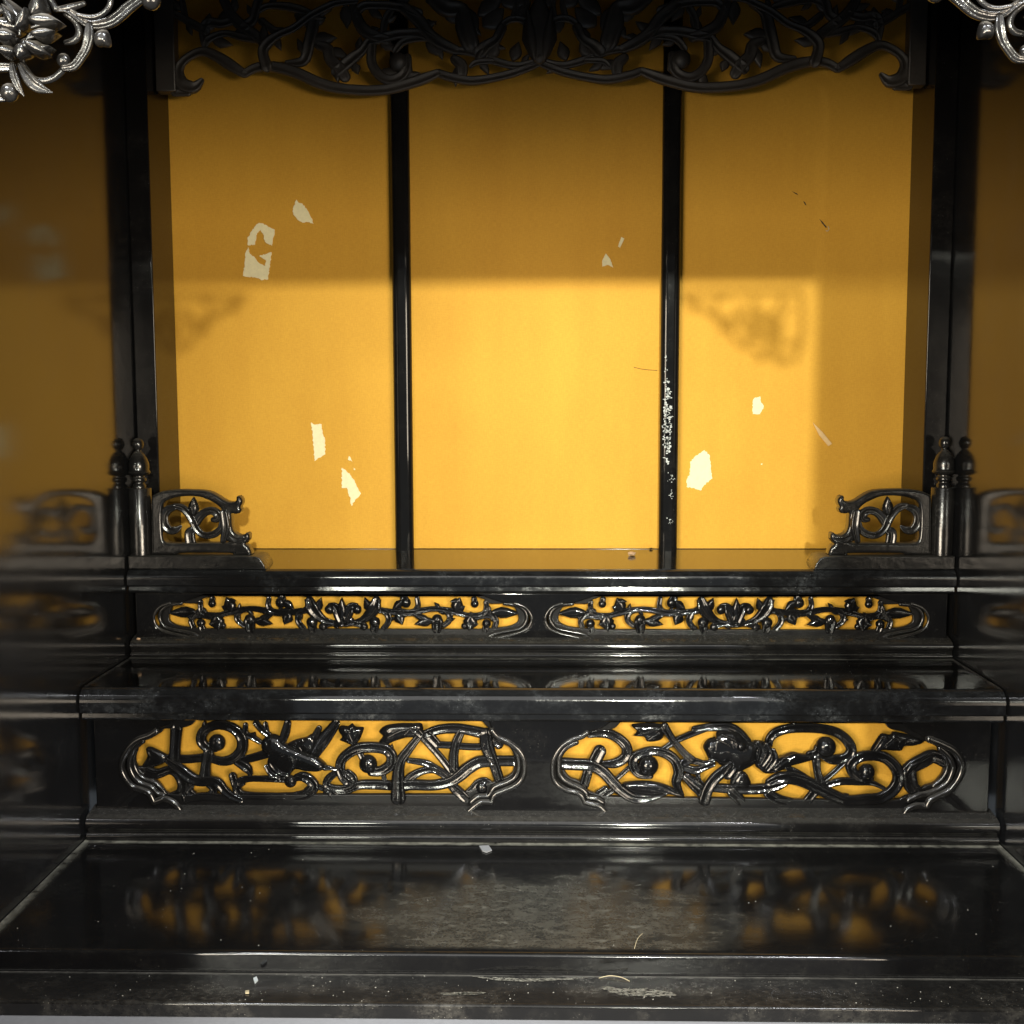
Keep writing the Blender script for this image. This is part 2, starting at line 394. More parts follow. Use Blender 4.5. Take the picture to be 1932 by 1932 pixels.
mul_l = box('mullion', xoff-xm-half, xoff-xm+half, YB-.011, YB-.0006, Z1B-.012, ZT-.001, M['mullion'], cab, .0048)
mul_r = box('mullion', xoff+xm-half, xoff+xm+half, YB-.011, YB-.0006, Z1B-.012, ZT-.001, M['mullion'], cab, .0048)
mul_r['label'] = 'black mullion with white scraped paint chips'
edges = [(-W+.0005, xoff-xm-.001), (xoff-xm+.001, xoff+xm-.001), (xoff+xm+.001, W-.0005)]
pan = []
for a, b in edges:
    box('foot_bead', max(a, -XP+.001)+.004, min(b, XP-.001)-.004, YB-.0014, YB-.0004, Z1B-.004, Z1B+.0004, M['lac'], cab, .0002)
    pan.append(box('gold_panel', a, b, YB, YB+.004, Z1B-.015, ZT-.001, M['gold'], cab, 0))
box('back_board', -W, W, YB+.006, YB+.012, ZB0, ZT-.001, M['lac'], cab, 0)
def flat(name, pts, Y, mat, par, th=.0004):
    n = len(pts); v = [(p[0], Y-th, p[1]) for p in pts]+[(p[0], Y-.00005, p[1]) for p in pts]
    f = [tuple(range(n)), tuple(range(2*n-1, n-1, -1))]+[(i, (i+1) % n, n+(i+1) % n, n+i) for i in range(n)]
    return pydata(name, v, f, mat, par, smooth=False)
def rag(pts, amp):
    o = []
    for i, p in enumerate(pts):
        q = pts[(i+1) % len(pts)]
        L = math.hypot(q[0]-p[0], q[1]-p[1]); n = max(2, int(L/.0011))
        for k in range(n):
            t = k/n; j = 0 if k == 0 else amp
            o.append((p[0]+(q[0]-p[0])*t+random.uniform(-j, j), p[1]+(q[1]-p[1])*t+random.uniform(-j, j)))
    return o
T5 = Trace(450, 500, 1.68, YB, None, None); T6 = Trace(1900, 450, 1.61, YB, None, None)
torn = [
 (T5, 0, [(715,150),(725,165),(745,170),(765,195),(780,225),(795,250),(800,270),(770,262),(745,265),(720,250),(700,225),(697,195),(708,175)]),
 (T5, 0, [(530,265),(570,280),(608,300),(595,380),(560,360),(550,320),(535,300),(515,330),(510,375),(475,378),(472,345),(495,305),(515,275)]),
 (T5, 0, [(465,410),(475,385),(485,420),(510,440),(530,465),(560,480),(565,455),(530,430),(592,412),(575,545),(550,550),(520,540),(450,528)]),
 (T5, 0, [(788,1255),(800,1265),(840,1265),(845,1300),(855,1330),(858,1415),(830,1430),(805,1448),(798,1350)]),
 (T5, 0, [(940,1480),(980,1510),(1010,1560),(1035,1610),(1005,1640),(988,1670),(980,1625),(965,1580),(940,1580)]),
 (T5, 0, [(975,1422),(993,1450),(970,1440)]), (T5, 0, [(996,1480),(1008,1488),(999,1490)]),
 (T6, 2, [(290,1415),(315,1440),(320,1500),(328,1550),(290,1580),(270,1608),(235,1595),(205,1590),(205,1560),(220,1530),(222,1470),(255,1440)]),
 (T6, 2, [(530,1165),(555,1160),(560,1190),(572,1205),(555,1245),(520,1245),(520,1180)]),
 (T6, 2, [(558,1476),(566,1478),(565,1486),(558,1485)]),
]
for T, pi, pts in torn: flat('torn_patch', rag([T.p(*q) for q in pts], .0005), YB, M['cream'], pan[pi])
for pts in ([(1143,478),(1152,490),(1157,505),(1147,500),(1136,503),(1136,492)], [(1172,447),(1178,450),(1170,468),(1166,465)]):
    flat('torn_patch', rag([dY(x, y, YB) for x, y in pts], .0002), YB, M['cream'], pan[1])
sl = flat('paper_sliver', [T6.p(*q) for q in ((805,1285),(850,1330),(895,1385),(878,1396),(835,1345))], YB, M['cream2'], pan[2], .0012)
for pts in ([(760,232),(768,236),(775,252),(769,250)], [(836,316),(850,328),(872,355),(868,360),(848,336)], [(705,185),(730,195),(735,204),(722,196)]):
    flat('scratch_mark', [T6.p(*q) for q in pts], YB, M['dark'], pan[2], .0002)
v, f = sweep_mesh([dY(x, y, YB) for x, y in ((1196, 693), (1215, 697), (1240, 699))], .00018, YB-.0002, 1)
pydata('stray_thread', v, f, M['dark'], pan[1])
v, f = sweep_mesh([T6.p(*q) for q in ((868,372),(876,374),(882,364),(878,352))], .0003, YB-.0002, 1)
pydata('stray_thread', v, f, M['lint'], pan[2])
# scraped paint on the right mullion: many tiny chips
vv = []; ff = []
def chip(x, z, a, b, Y):
    i = len(vv); n = 5; ph = random.random()*6
    for k in range(n):
        r = random.uniform(.6, 1.1); vv.append((x+a*r*math.cos(ph+k*2*math.pi/n), Y, z+b*r*math.sin(ph+k*2*math.pi/n)))
    ff.append(tuple(range(i, i+n)))
for k in range(210):
    t = random.random()
    if t < .72: v_ = random.gauss(1300, 75); u_ = random.gauss(106, 9); a = random.uniform(.0004, .0021); b = random.uniform(.0003, .0016)
    elif t < .86: v_ = random.uniform(960, 1160); u_ = random.gauss(102, 4); a = random.uniform(.0002, .0006); b = random.uniform(.0003, .0012)
    else: v_ = random.choice((1545, 1740, 1620))+random.gauss(0, 14); u_ = random.gauss(120, 10); a = random.uniform(.0002, .0008); b = random.uniform(.0002, .0006)
    x, z = T6.p(u_, v_)
    x = max(xoff+xm-half+.003, min(xoff+xm+half-.003, x)); chip(x, z, a, b, YB-.01115)
me = bpy.data.meshes.new('paint_chips'); me.from_pydata(vv, [], ff)
o = link('paint_chips', me, M['chip'], mul_r, smooth=False); o['kind'] = 'stuff'

# ------------------------------------------------------------------ base shelf with its front sill
base = empty('offering_shelf', (0, .6, Z4-.04), 'wide black lacquer offering shelf with scuffed middle and moulded front sill, below the steps', 'shelf')
wx0, wy0 = dZ(615, 1720, Z4); wx1, _ = dZ(1420, 1720, Z4); _, wyt = dZ(1010, 1655, Z4); _, wyb = dZ(1010, 1790, Z4)
M['shelf'] = lacquer('base_shelf_lacquer', rough=.10, bump=.02, smudge=.03, updust=.012, speck=.35, film=.0, dustcol=(.36, .35, .28),
    masks=[edge_dust(1, Y4, .0045, .9), edge_dust(0, -W, .008, .7), edge_dust(0, W, .008, .7), scuff((wx0+wx1)/2, (wyb+wyt)/2-.012, (wx1-wx0)*.43, (wyt-wyb)*.60, .34)])
M['tread'] = lacquer('tread_lacquer', rough=.045, bump=.02, smudge=.06, updust=.02, speck=.3, film=.0,
    masks=[edge_dust(1, Y3, .0035, .7), edge_dust(0, -W, .006, .6), edge_dust(0, W, .006, .6)])
M['toptread'] = lacquer('top_tread_lacquer', rough=.05, smudge=.05, updust=.03, ior=2.1, bump=.015, speck=.3, film=.010, masks=[edge_dust(1, YB, .003, .25)])
r = .0022
prof = [(Y4+.012, Z4), (Y5+.004, Z4)]+arc(Y5+r, Z4-r, r, 90, 180)+[(Y5, Z4-.010), (Y4+.012, Z4-.010)]
extrude_x('shelf_board', prof, -W+.0006, W-.0006, M['shelf'], base)
ZS = dY(1000, 1838, Y5)[1]                      # sill ledge level
YS = dZ(1000, 1897, ZS)[1]                      # sill front edge
ZG = dY(1000, 1924, YS)[1]
M['sill'] = lacquer('sill_lacquer', rough=.12, smudge=.16, updust=.03, speck=.8, film=.006, ior=1.45, dustcol=(.38, .36, .31), masks=[edge_dust(1, Y5, .004, .55, 60)])
extrude_x('sill_fascia', [(Y5+.001, Z4-.0102), (Y5+.004, Z4-.0102), (Y5+.004, ZS-.006), (Y5-.001, ZS-.006), (Y5-.001, ZS+.0005)], -W+.0006, W-.0006, M['riser'], base)
r = .0016
extrude_x('sill_board', [(Y5-.0012, ZS)]+arc(YS+r, ZS-r, r, 90, 180)+[(YS, ZG), (Y5-.0012, ZG)], -W-.05, W+.05, M['sill'], base)
# long scrapes on the sill: worn lacquer showing pale edges
Ts = lambda x, y: dZ(x, y, ZS)
def scrape(pts, name='scrape', mat='worn', n=260):
    """worn patch: many thin scratch flecks lying inside the traced shape"""
    P = [Ts(*q) for q in pts]; x0 = min(p[0] for p in P); x1 = max(p[0] for p in P); y0 = min(p[1] for p in P); y1 = max(p[1] for p in P)
    def inside(x, y):
        c = False; j = len(P)-1
        for i in range(len(P)):
            if (P[i][1] > y) != (P[j][1] > y) and x < (P[j][0]-P[i][0])*(y-P[i][1])/(P[j][1]-P[i][1])+P[i][0]: c = not c
            j = i
        return c
    v = []; f = []; k = 0
    while len(f) < n and k < 20000:
        k += 1; x = random.uniform(x0, x1); y = random.uniform(y0, y1)
        if not inside(x, y): continue
        a = random.uniform(.0003, .0017); b = random.uniform(.00008, .0003); i = len(v)
        v += [(x-a, y, ZS+.0003), (x+random.uniform(-a, a)*.6, y-b, ZS+.0003), (x+a, y+random.uniform(-b, b), ZS+.0003), (x+random.uniform(-a, a)*.6, y+b, ZS+.0003)]; f.append((i, i+1, i+2, i+3))
    o = pydata(name, v, f, M[mat], base, smooth=False); o['kind'] = 'stuff'
def ragd(pts, amp):
    o = []
    for i, p in enumerate(pts):
        q = pts[(i+1) % len(pts)]
        for k in range(4): t = k/4; o.append((p[0]+(q[0]-p[0])*t+random.uniform(-amp, amp), p[1]+(q[1]-p[1])*t+random.uniform(-amp*.5, amp*.5)))
    return o
scrape(ragd([(885,1842),(930,1845),(1000,1847),(1080,1846),(1130,1842),(1080,1849),(1000,1853),(930,1850)], 1.2))
scrape(ragd([(1135,1862),(1170,1866),(1220,1866),(1265,1873),(1278,1880),(1230,1881),(1180,1879),(1150,1873)], 1.6), mat='worn', n=420)
scrape(ragd([(830,1874),(870,1873),(915,1873),(905,1877),(840,1878)], 1.0))

# ------------------------------------------------------------------ tiers
def nose_profile(y, z, ybk, h, zbk=None, extra=.0055):
    zb = z if zbk is None else zbk
    r = h*.55
    p = [(ybk, zb), (y+r*.9, z)]+arc(y+r, z-r, r, 90, 180, 10)+[(y, z-h+.0012)]+arc(y+.0012, z-h+.0012, .0012, 180, 270, 4)
    p += [(y+.004, z-h), (y+.004, z-h-.001)]+arc(y+.0035+.002, z-h-extra+.002, .002, 180, 270, 4)+[(y+.0125, z-h-extra), (ybk, z-h-extra)]
    return p
def baseboard_profile(y, z0, z1, yb):
    hh = z1-z0; zm = z0+hh*.36
    p = [(yb, z1+.0028), (y+.005, z1+.0006)]
    for i in range(11):                                   # convex upper moulding
        a = math.radians(78-i*12.6); p.append((y+.0042-.0042*math.cos(a), (z1+zm)/2+(z1-zm)/2*math.sin(a)/math.sin(math.radians(78))))
    p += [(y+.0022, zm-.0004), (y+.0022, zm-.0012)]
    for i in range(7):                                    # small lower bead
        a = math.radians(80-i*20); p.append((y+.0022-.0016*math.cos(a), (zm-.0012+z0)/2+(zm-.0012-z0)/2*math.sin(a)))
    return p+[(y+.001, z0), (yb, z0)]
upper = empty('altar_step', (0, Y3, Z2), 'upper black lacquer step under the gold panels with two long openwork scroll panels', 'altar step', 'tiers of the altar')
lower = empty('altar_step', (0, Y4, Z4), 'lower and deeper black lacquer step with a diving bird carved in its openwork', 'altar step', 'tiers of the altar')
XE = W-.0012
# upper tier
h1 = .0118
ztop_op1 = dY(1010, 1128, YR1)[1]
prof = nose_profile(Y1, Z1, YB-.0008, h1, Z1B)
# the tread (glossy) and the nose are two boards
extrude_x('tread', [(YB-.0008, Z1B), (Y1+.0062, Z1+.0002), (Y1+.0062, Z1-.008), (YB-.0008, Z1B-.011)], -XP+.0006, XP-.0006, M['toptread'], upper)
extrude_x('step_nose', [(Y1+.0060, Z1)]+[q for q in nose_profile(Y1, Z1, Y1+.0060, h1)[2:-2]]+[(Y1+.0060, Z1-h1-.0055)], -XE, XE, M['nose'], upper)
zb1t = dY(1010, 1211, Y3)[1]
extrude_x('baseboard', baseboard_profile(Y3, Z2+.0004, zb1t, YR1+.006), -XE+.001, XE-.001, M['lac'], upper)
# lower tier
h2 = .0160
extrude_x('tread', [(Y3+.02, Z2), (Y2+.0076, Z2), (Y2+.0076, Z2-.009), (Y3+.02, Z2-.009)], -XE, XE, M['tread'], lower)
extrude_x('step_nose', [(Y2+.0074, Z2)]+nose_profile(Y2, Z2, Y2+.0074, h2)[2:-2]+[(Y2+.0074, Z2-h2-.0055)], -XE, XE, M['nose'], lower)
zb2t = dY(1010, 1547, Y4)[1]
extrude_x('baseboard', baseboard_profile(Y4, Z4+.0004, zb2t, YR2+.006), -XE+.001, XE-.001, M['lac'], lower)

def rect(x0, x1, z0, z1): return [(x0, z0), (x1, z0), (x1, z1), (x0, z1)]
# ---- upper tier openwork
xc = onY(1009.5, 1800, YR1)[0]
zr0 = zb1t-.004; zr1 = Z1-h1-.006
L_ = Trace(440, 1740, 3.22, YR1, None, None)
def sym(pts, c): return pts+[(2*c-x, z) for x, z in reversed(pts)]
outer = L_.poly([(560,40),(330,120),(200,130),(110,160),(60,205),(38,265),(48,330),(95,385),(200,425),(330,455),(420,480),(455,505)])
outer = [(x, min(z, zr1-.001)) for x, z in outer]; outer[0] = (outer[0][0], zr1-.0012); outer[-1] = (outer[-1][0], zr0+.001)
holeL = sym(outer, xc); holeR = [(-x, z) for x, z in holeL]
board('riser_board', rect(-XE+.003, XE-.003, zr0, zr1), [holeL, holeR], YR1, YR1+.0042, M['riser'], upper, .0007)
YO1 = YR1+.0050
inner = L_.poly([(560,78),(480,110),(430,146),(300,146),(230,160),(190,205),(170,280),(190,325),(270,360),(420,378),(560,388)])
opn = sym(inner, xc)
for s in (1, -1):
    xcs = s*xc
    pn = board('openwork_panel', [(s*x, z) for x, z in rect(xc-.1365, xc+.1365, zr0-.001, zr1+.003)], [[(s*x, z) for x, z in opn]], YO1-.0004, YO1+.0032, M['panel'], upper, .0006)
    for wd, path in ((.0009, [(200,132),(110,165),(66,210),(44,265),(54,325),(100,380),(200,420),(330,450),(430,482)]),
                     (.0010, [(300,140),(180,158),(110,205),(88,270),(108,330),(165,380),(300,408),(420,435),(480,476)])):
        pp = [L_.p(*q) for q in path]
        for k in (0, 1):
            v, f = sweep_mesh([(s*(2*xc-x) if k else s*x, z) for x, z in pp], wd*1.4, YR1+.0004 if wd < .001 else YR1+.003, .9)
            pydata('bead_moulding', v, f, M['bead'], pn)
    for k in (None, xc):
        T = Trace(440, 1740, 3.22, YO1+.0008, M['carve'], pn, mx=k, flip=(s < 0), fat=1.36, sprout=62)
        T.leaf((455,215), (178,225), 92, .002, 'seed_pod')
        B = T.band
        B([(492,115),(490,150),(502,210),(560,240),(680,242),(760,212)], [40,40,44,40,40,40])
        B([(420,355),(402,300),(430,252),(470,215),(490,190)], 42); B([(430,252),(500,250),(620,262),(700,240)], 44, dy=.0004)
        B([(690,240),(800,210),(900,190),(1000,185),(1100,200),(1200,222),(1320,222),(1440,205),(1540,200)], [40,50,42,42,46,50,46,44,40])
        T.berry((600,135), 36); B([(600,120),(605,85)], 44)
        T.berry((495,322), 40); B([(495,335),(510,385)], 50)
        T.leaf((790,215), (735,75), 105); T.leaf((760,190), (690,160), 60, dy=.0004); T.leaf((740,120), (830,110), 56)
        T.leaf((640,245), (660,395), 120); T.leaf((660,320), (570,330), 70); T.berry((705,345), 28)
        B([(905,345),(850,300),(838,250),(870,205),(930,188)], [36,44,46,46,40]); T.berry((960,285), 48); B([(958,300),(965,385)], [90,70])
        T.leaf((990,290), (1180,330), 76); T.leaf((1020,300), (1200,235), 60)
        B([(1142,80),(1134,150),(1165,202),(1240,216),(1330,195)], [36,42,44,42,40]); T.berry((1250,125), 46); B([(1250,110),(1270,80)], 60)
        T.leaf((1275,110), (1385,195), 70); T.leaf((1340,225), (1285,335), 96)
        B([(1475,375),(1422,310),(1425,240),(1480,200),(1570,215)], [40,46,48,46,40]); T.berry((1550,312), 50); B([(1550,330),(1560,388)], [70,60])
        B([(1525,95),(1550,170),(1600,240),(1680,298),(1790,325)], [60,100,80,50,36], 'leaf'); T.leaf((1590,220), (1640,75), 70); T.leaf((1560,190), (1480,95), 60)
        T.berry((1715,190), 42); B([(1720,160),(1770,165),(1800,220),(1834,300)], [50,60,80,80], 'petal'); T.berry((1655,355), 38); B([(1655,340),(1750,322),(1834,322)], [50,44,60])
    T = Trace(440, 1740, 3.22, YO1+.0004, M['carve'], pn, flip=(s < 0))
    T.leaf((1834,300), (1834,75), 110, .0026, 'flower_bud')
box('gold_backing', -W+.006, W-.006, YR1+.013, YR1+.015, zr0, zr1+.006, M['gold'], upper, 0)

# ---- lower tier openwork
zq0 = zb2t-.004; zq1 = Z2-h2-.006
YO2 = YR2+.0058
A = Trace(340, 2100, 3.864, YR2, None, None); Bc = Trace(740, 2100, 3.864, YR2, None, None); Cc = Trace(1100, 2100, 3.864, YR2, None, None)
D = Trace(1600, 2100, 3.864, YR2, None, None); Ec = Trace(2000, 2100, 3.864, YR2, None, None); Fc = Trace(2380, 2100, 3.864, YR2, None, None)
def clampz(pl, a, b): return [(x, max(a, min(b, z))) for x, z in pl]
outL = A.poly([(700,60),(620,150),(520,190),(470,230),(390,275),(260,320),(170,390),(100,490),(62,580),(60,670),(100,765),(190,875),(300,912),(385,955),(430,1055),(480,1035),(560,1012),(640,1040),(700,1090),(752,1170),(770,1230)])
outR = Cc.poly([(1060,1230),(1090,1165),(1160,1100),(1240,1055),(1340,1055),(1370,1010),(1400,970),(1500,925),(1610,880),(1705,800),(1745,690),(1745,590),(1715,500),(1650,420),(1540,360),(1440,310),(1370,220),(1330,120),(1300,60)])
hole1 = clampz(outL+outR, zq0+.001, zq1-.001)
outL2 = D.poly([(860,60),(700,190),(520,240),(460,282),(330,330),(220,400),(150,500),(115,600),(120,740),(160,840),(270,910),(400,945),(450,980),(480,1050),(560,1070),(640,1092),(690,1130),(740,1185),(760,1240)])
outR2 = Fc.poly([(1090,1260),(1110,1205),(1160,1140),(1260,1092),(1390,1095),(1425,1035),(1520,985),(1640,925),(1740,800),(1795,670),(1785,570),(1700,450),(1560,370),(1400,310),(1250,250),(1100,150),(1060,60)])
hole2 = clampz(outL2+outR2, zq0+.001, zq1-.001)
board('riser_board', rect(-XE+.004, XE-.004, zq0, zq1), [hole1, hole2], YR2, YR2+.0046, M['riser'], lower, .0008)
inL = A.poly([(900,120),(850,178),(790,205),(700,225),(535,230),(500,265),(440,305),(360,325),(280,370),(215,450),(198,540),(205,640),(300,745),(420,815),(490,880),(560,965),(700,985)])
inR = Cc.poly([(900,985),(1040,985),(1100,950),(1250,880),(1400,830),(1560,760),(1608,680),(1610,560),(1590,450),(1530,400),(1420,300),(1330,230),(1240,140)])
opn1 = inL+inR
inL2 = D.poly([(910,150),(850,215),(780,240),(620,258),(540,290),(480,318),(380,350),(300,400),(250,480),(240,560),(245,650),(270,720),(330,790),(420,822),(500,880),(560,950),(760,1008)])
inR2 = Fc.poly([(700,1050),(1050,1048),(1250,970),(1400,885),(1500,850),(1580,760),(1605,680),(1595,560),(1560,470),(1480,410),(1330,350),(1150,270),(990,230),(930,160)])
opn2 = inL2+inR2
def clampx(pl): return pl
p1 = board('openwork_panel', rect(min(x for x, z in hole1)-.006, max(x for x, z in hole1)+.004, zq0-.001, zq1+.003), [clampz(opn1, zq0, zq1)], YO2-.0006, YO2+.0034, M['panel'], lower, .0007)
p2 = board('openwork_panel', rect(min(x for x, z in hole2)-.004, max(x for x, z in hole2)+.006, zq0-.001, zq1+.003), [clampz(opn2, zq0, zq1)], YO2-.0006, YO2+.0034, M['panel'], lower, .0007)
p1['label'] = 'openwork panel with a bird diving among curling vines'; p2['label'] = 'openwork panel with a ribbed creature on coiling vines'
def bead(T, pts, wd, dy, par):
    v, f = sweep_mesh([T.p(*q) for q in pts], wd*1.5, YR2+dy, .9); pydata('bead_moulding', v, f, M['bead'], par)
bead(A, [(470,230),(390,280),(265,325),(175,395),(108,495),(72,585),(70,670),(108,760),(196,866),(305,905),(392,948),(440,1045)], .0015, .0006, p1)
bead(A, [(440,1045),(485,1027),(560,1005),(645,1035),(708,1088),(752,1160)], .0015, .0006, p1)
bead(A, [(300,350),(215,420),(165,510),(145,600),(155,680),(200,770),(280,845),(400,893),(470,960),(540,985)], .0014, .0030, p1)
bead(A, [(215,450),(185,540),(190,650),(240,750),(310,805),(430,852),(505,915),(550,975)], .0011, .0050, p1)
bead(Cc, [(1360,220),(1430,300),(1540,352),(1645,425),(1705,505),(1733,595),(1733,690),(1695,795),(1602,870),(1495,915),(1392,962),(1358,1045)], .0014, .0006, p1)
bead(Cc, [(1358,1045),(1240,1045),(1160,1092),(1085,1160)], .0014, .0006, p1)
bead(Cc, [(1480,350),(1580,400),(1640,490),(1668,580),(1665,690),(1615,785),(1510,845),(1390,890),(1320,985),(1200,1000),(1120,1060)], .0014, .0032, p1)
bead(D, [(520,248),(460,290),(330,338),(226,408),(158,505),(125,602),(128,738),(168,832),(275,902),(405,938),(458,975),(488,1042)], .0013, .0006, p2)
bead(D, [(488,1042),(560,1062),(645,1084),(697,1126),(740,1178)], .0013, .0006, p2)
bead(D, [(400,370),(280,430),(205,530),(196,610),(200,720),(250,800),(340,852),(430,892),(500,945),(530,1005),(620,1018),(700,1065)], .0013, .0032, p2)
bead(Fc, [(1400,318),(1560,380),(1690,455),(1772,572),(1782,670),(1730,795),(1632,915),(1515,975),(1418,1026),(1385,1088)], .0017, .0006, p2)
bead(Fc, [(1385,1088),(1262,1084),(1160,1130),(1115,1195)], .0015, .0006, p2)
bead(Fc, [(1540,430),(1640,520),(1690,620),(1690,700),(1630,830),(1530,910),(1400,960),(1290,985),(1180,1040)], .0014, .0030, p2)
bead(Fc, [(1560,470),(1630,570),(1640,690),(1580,800),(1480,885)], .0010, .0048, p2)
YS2 = YO2+.0012
T = Trace(340, 2100, 3.864, YS2, M['carve'], p1, fat=1.38, sprout=95); B = T.band
B([(705,190),(692,350),(682,530)], [110,100,100], 'stem'); B([(620,530),(800,548),(1000,532),(1100,520)], 78, 'stem', dy=.0006)
B([(1150,430),(1050,415),(985,340),(1000,245),(1085,178),(1200,155),(1350,195),(1445,300),(1448,430),(1365,530),(1240,570),(1110,545)], [60,80,90,92,84,84,92,100,100,96,84,70])
T.berry((1165,358), 92); B([(1070,470),(1040,600),(1030,750)], [100,90,110], 'stem')
T.blob([(350,430),(400,408),(520,460),(602,520),(565,590),(430,640),(300,655),(330,580),(368,510)], .0026, 'seed_pod')
B([(600,555),(740,650),(850,740),(960,785),(1100,790),(1190,815),(1250,890),(1345,965),(1450,1010)], [50,100,110,96,96,96,80,66,50], 'stem', dy=-.0012)
B([(250,680),(360,690),(480,715),(620,672),(720,720),(775,830),(745,930),(640,970)], [90,110,90,80,90,100,90,70], 'stem', dy=.0004)
B([(870,850),(845,910),(935,975)], [60,76,50], 'leaf'); B([(800,1000),(1000,975),(1200,985),(1420,1005)], 80, 'stem'); B([(1050,810),(1130,890),(1080,960)], 70, 'stem')
T.leaf((760,930), (800,1040), 70)
B([(1490,150),(1488,255),(1560,290),(1660,355)], [46,56,60,44], 'leaf'); T.leaf((1560,290), (1600,240), 60)
B([(1605,130),(1680,215),(1760,275)], 60, 'feather'); B([(1715,140),(1735,240)], 46, 'feather')
B([(1430,560),(1570,530),(1740,480)], [60,76,80], 'stem'); B([(1380,575),(1500,640),(1545,710)], [60,90,50], 'leaf'); B([(1340,730),(1380,850),(1440,960)], 70, 'stem')
B([(1940,785),(1700,770),(1520,770),(1420,805),(1395,880),(1440,945),(1560,962),(1800,968),(1940,968)], [50,56,60,76,84,80,72,66,66], dy=-.0003)
T = Trace(740, 2100, 3.864, YS2, M['carve'], p1, fat=1.38, sprout=95); B = T.band
B([(390,968),(500,968),(640,940),(722,868),(690,795),(600,745),(520,760)], [66,72,92,96,96,88,66]); T.berry((455,800), 68); B([(0,770),(200,770),(400,780)], [50,60,50])
body = T.blob([(120,400),(140,320),(190,275),(260,258),(340,290),(400,355),(500,400),(620,455),(740,500),(830,565),(872,628),(790,682),(640,684),(520,662),(470,700),(420,770),(300,735),(200,650),(195,570),(225,510),(150,460)], .0046, 'bird', dy=-.0004, n=4, ridge=[(240,400),(780,610)])
B([(850,632),(930,640),(1005,664)], [56,40,16], 'beak', dy=-.002); T.berry((790,622), 44, dy=-.0028, name='eye')
T.blob([(420,375),(520,318),(640,288),(705,255),(760,330),(742,490),(620,450),(500,410)], .0030, 'wing', dy=-.0008)
B([(740,470),(830,330),(930,200),(985,120)], [100,120,96,70], 'feather', dy=-.0010); B([(690,430),(740,280),(790,180)], [60,66,50], 'feather', dy=-.0014); B([(780,420),(870,330),(960,230)], [50,50,36], 'feather', dy=-.0022)
for q in ([(520,350),(590,440)], [(600,320),(650,440)], [(660,300),(700,430)]): B(q, [36, 26], 'feather', dy=-.0026)
B([(365,330),(400,235),(425,130)], [70,80,66], 'feather')
for q in ([(235,530),(270,610),(340,680),(430,712)], [(290,490),(350,570),(440,640)], [(190,610),(240,690),(340,745)]): B(q, [40,50,36], 'feather', dy=-.0030)
for q in ([(180,340),(260,420),(300,500)], [(280,400),(420,430),(620,580)], [(500,470),(620,550),(700,600)]): B(q, [24,30,20], 'feather', dy=-.0040)
B([(1370,690),(1500,676),(1600,600),(1608,500),(1540,432),(1400,410),(1240,422),(1115,482),(1035,570),(1030,680),(1080,770),(1130,800)], [80,96,100,100,100,100,100,96,90,90,80,60])
T.berry((1342,602), 100); B([(1245,470),(1290,560)], 56, 'stem'); B([(1515,700),(1530,800)], 44, 'stem')
B([(1010,660),(1050,740),(1110,795)], [56,80,90], 'leaf', dy=-.001)
B([(990,690),(890,770),(870,845),(960,880),(1080,880),(1172,830),(1172,750),(1105,690)], [60,72,66,66,70,72,66,56])
B([(765,862),(900,900),(1080,905),(1230,845),(1400,838),(1640,850)], [50,60,70,86,90,90], 'stem', dy=.0006)
B([(900,905),(960,960),(1060,990)], [70,70,30], 'leaf')
T.blob([(1172,390),(1090,362),(1016,332),(1042,292),(1000,220),(1030,165),(1110,172),(1160,140),(1200,180),(1292,188),(1270,270),(1240,335)], .0026)
for q in ([(1170,370),(1100,320)], [(1172,360),(1120,240)], [(1175,350),(1165,170)], [(1185,360),(1250,230)]): B(q, [22,16], 'leaf_vein', dy=-.0022)
T.blob([(1465,232),(1540,165),(1700,140),(1850,140),(1960,150),(1950,290),(1800,300),(1640,345),(1540,390),(1465,352),(1508,285)], .0026)
for q in ([(1560,300),(1720,220),(1900,210)], [(1600,240),(1700,200)], [(1750,270),(1850,180)]): B(q, [20,26,18], 'leaf_vein', dy=-.0022)
T = Trace(1100, 2100, 3.864, YS2, M['carve'], p1, fat=1.38, sprout=95); B = T.band
B([(545,270),(410,440),(325,565),(295,740),(300,990)], [60,80,90,110,140], 'stem', dy=-.0008)
B([(530,250),(625,350),(760,500),(880,650),(940,715)], [56,64,64,66,60], 'stem', dy=-.0004); B([(420,190),(500,220),(560,275)], [40,66,60], 'stem', dy=-.001)
B([(600,265),(760,208),(950,195),(1100,215),(1290,255)], [80,86,90,90,100], 'stem'); B([(640,270),(745,385)], [100,80], 'leaf')
B([(1020,220),(960,350),(930,490),(930,670)], [70,84,84,90], 'stem', dy=-.0004); B([(730,380),(900,388),(1100,405),(1270,405)], 64, 'stem')
B([(1290,240),(1312,400),(1375,560),(1430,720),(1460,810)], [110,120,100,90,80], 'stem', dy=-.0006); B([(1350,210),(1380,320),(1450,380)], [70,60,90], 'stem')
B([(410,560),(600,590),(740,660),(880,745)], [50,64,64,60], 'stem'); B([(380,870),(420,770),(540,692),(680,665),(770,700),(850,760)], [80,84,70,66,60,50], 'stem')
B([(220,848),(450,835),(700,838),(880,800),(1000,725),(1100,640),(1220,575),(1360,565)], [90,96,96,100,110,116,110,100], 'stem', dy=-.0006); B([(1430,565),(1620,565)], 96, 'stem')
B([(900,840),(1000,935),(1070,1000)], [80,100,90], 'leaf'); B([(1090,930),(1140,880),(1200,815),(1280,790),(1350,840),(1320,910)], [60,60,60,60,56,50], 'leaf'); T.berry((1250,870), 70)
B([(1050,960),(1180,930),(1300,930),(1420,850)], [70,90,90,70], 'stem', dy=.0006)
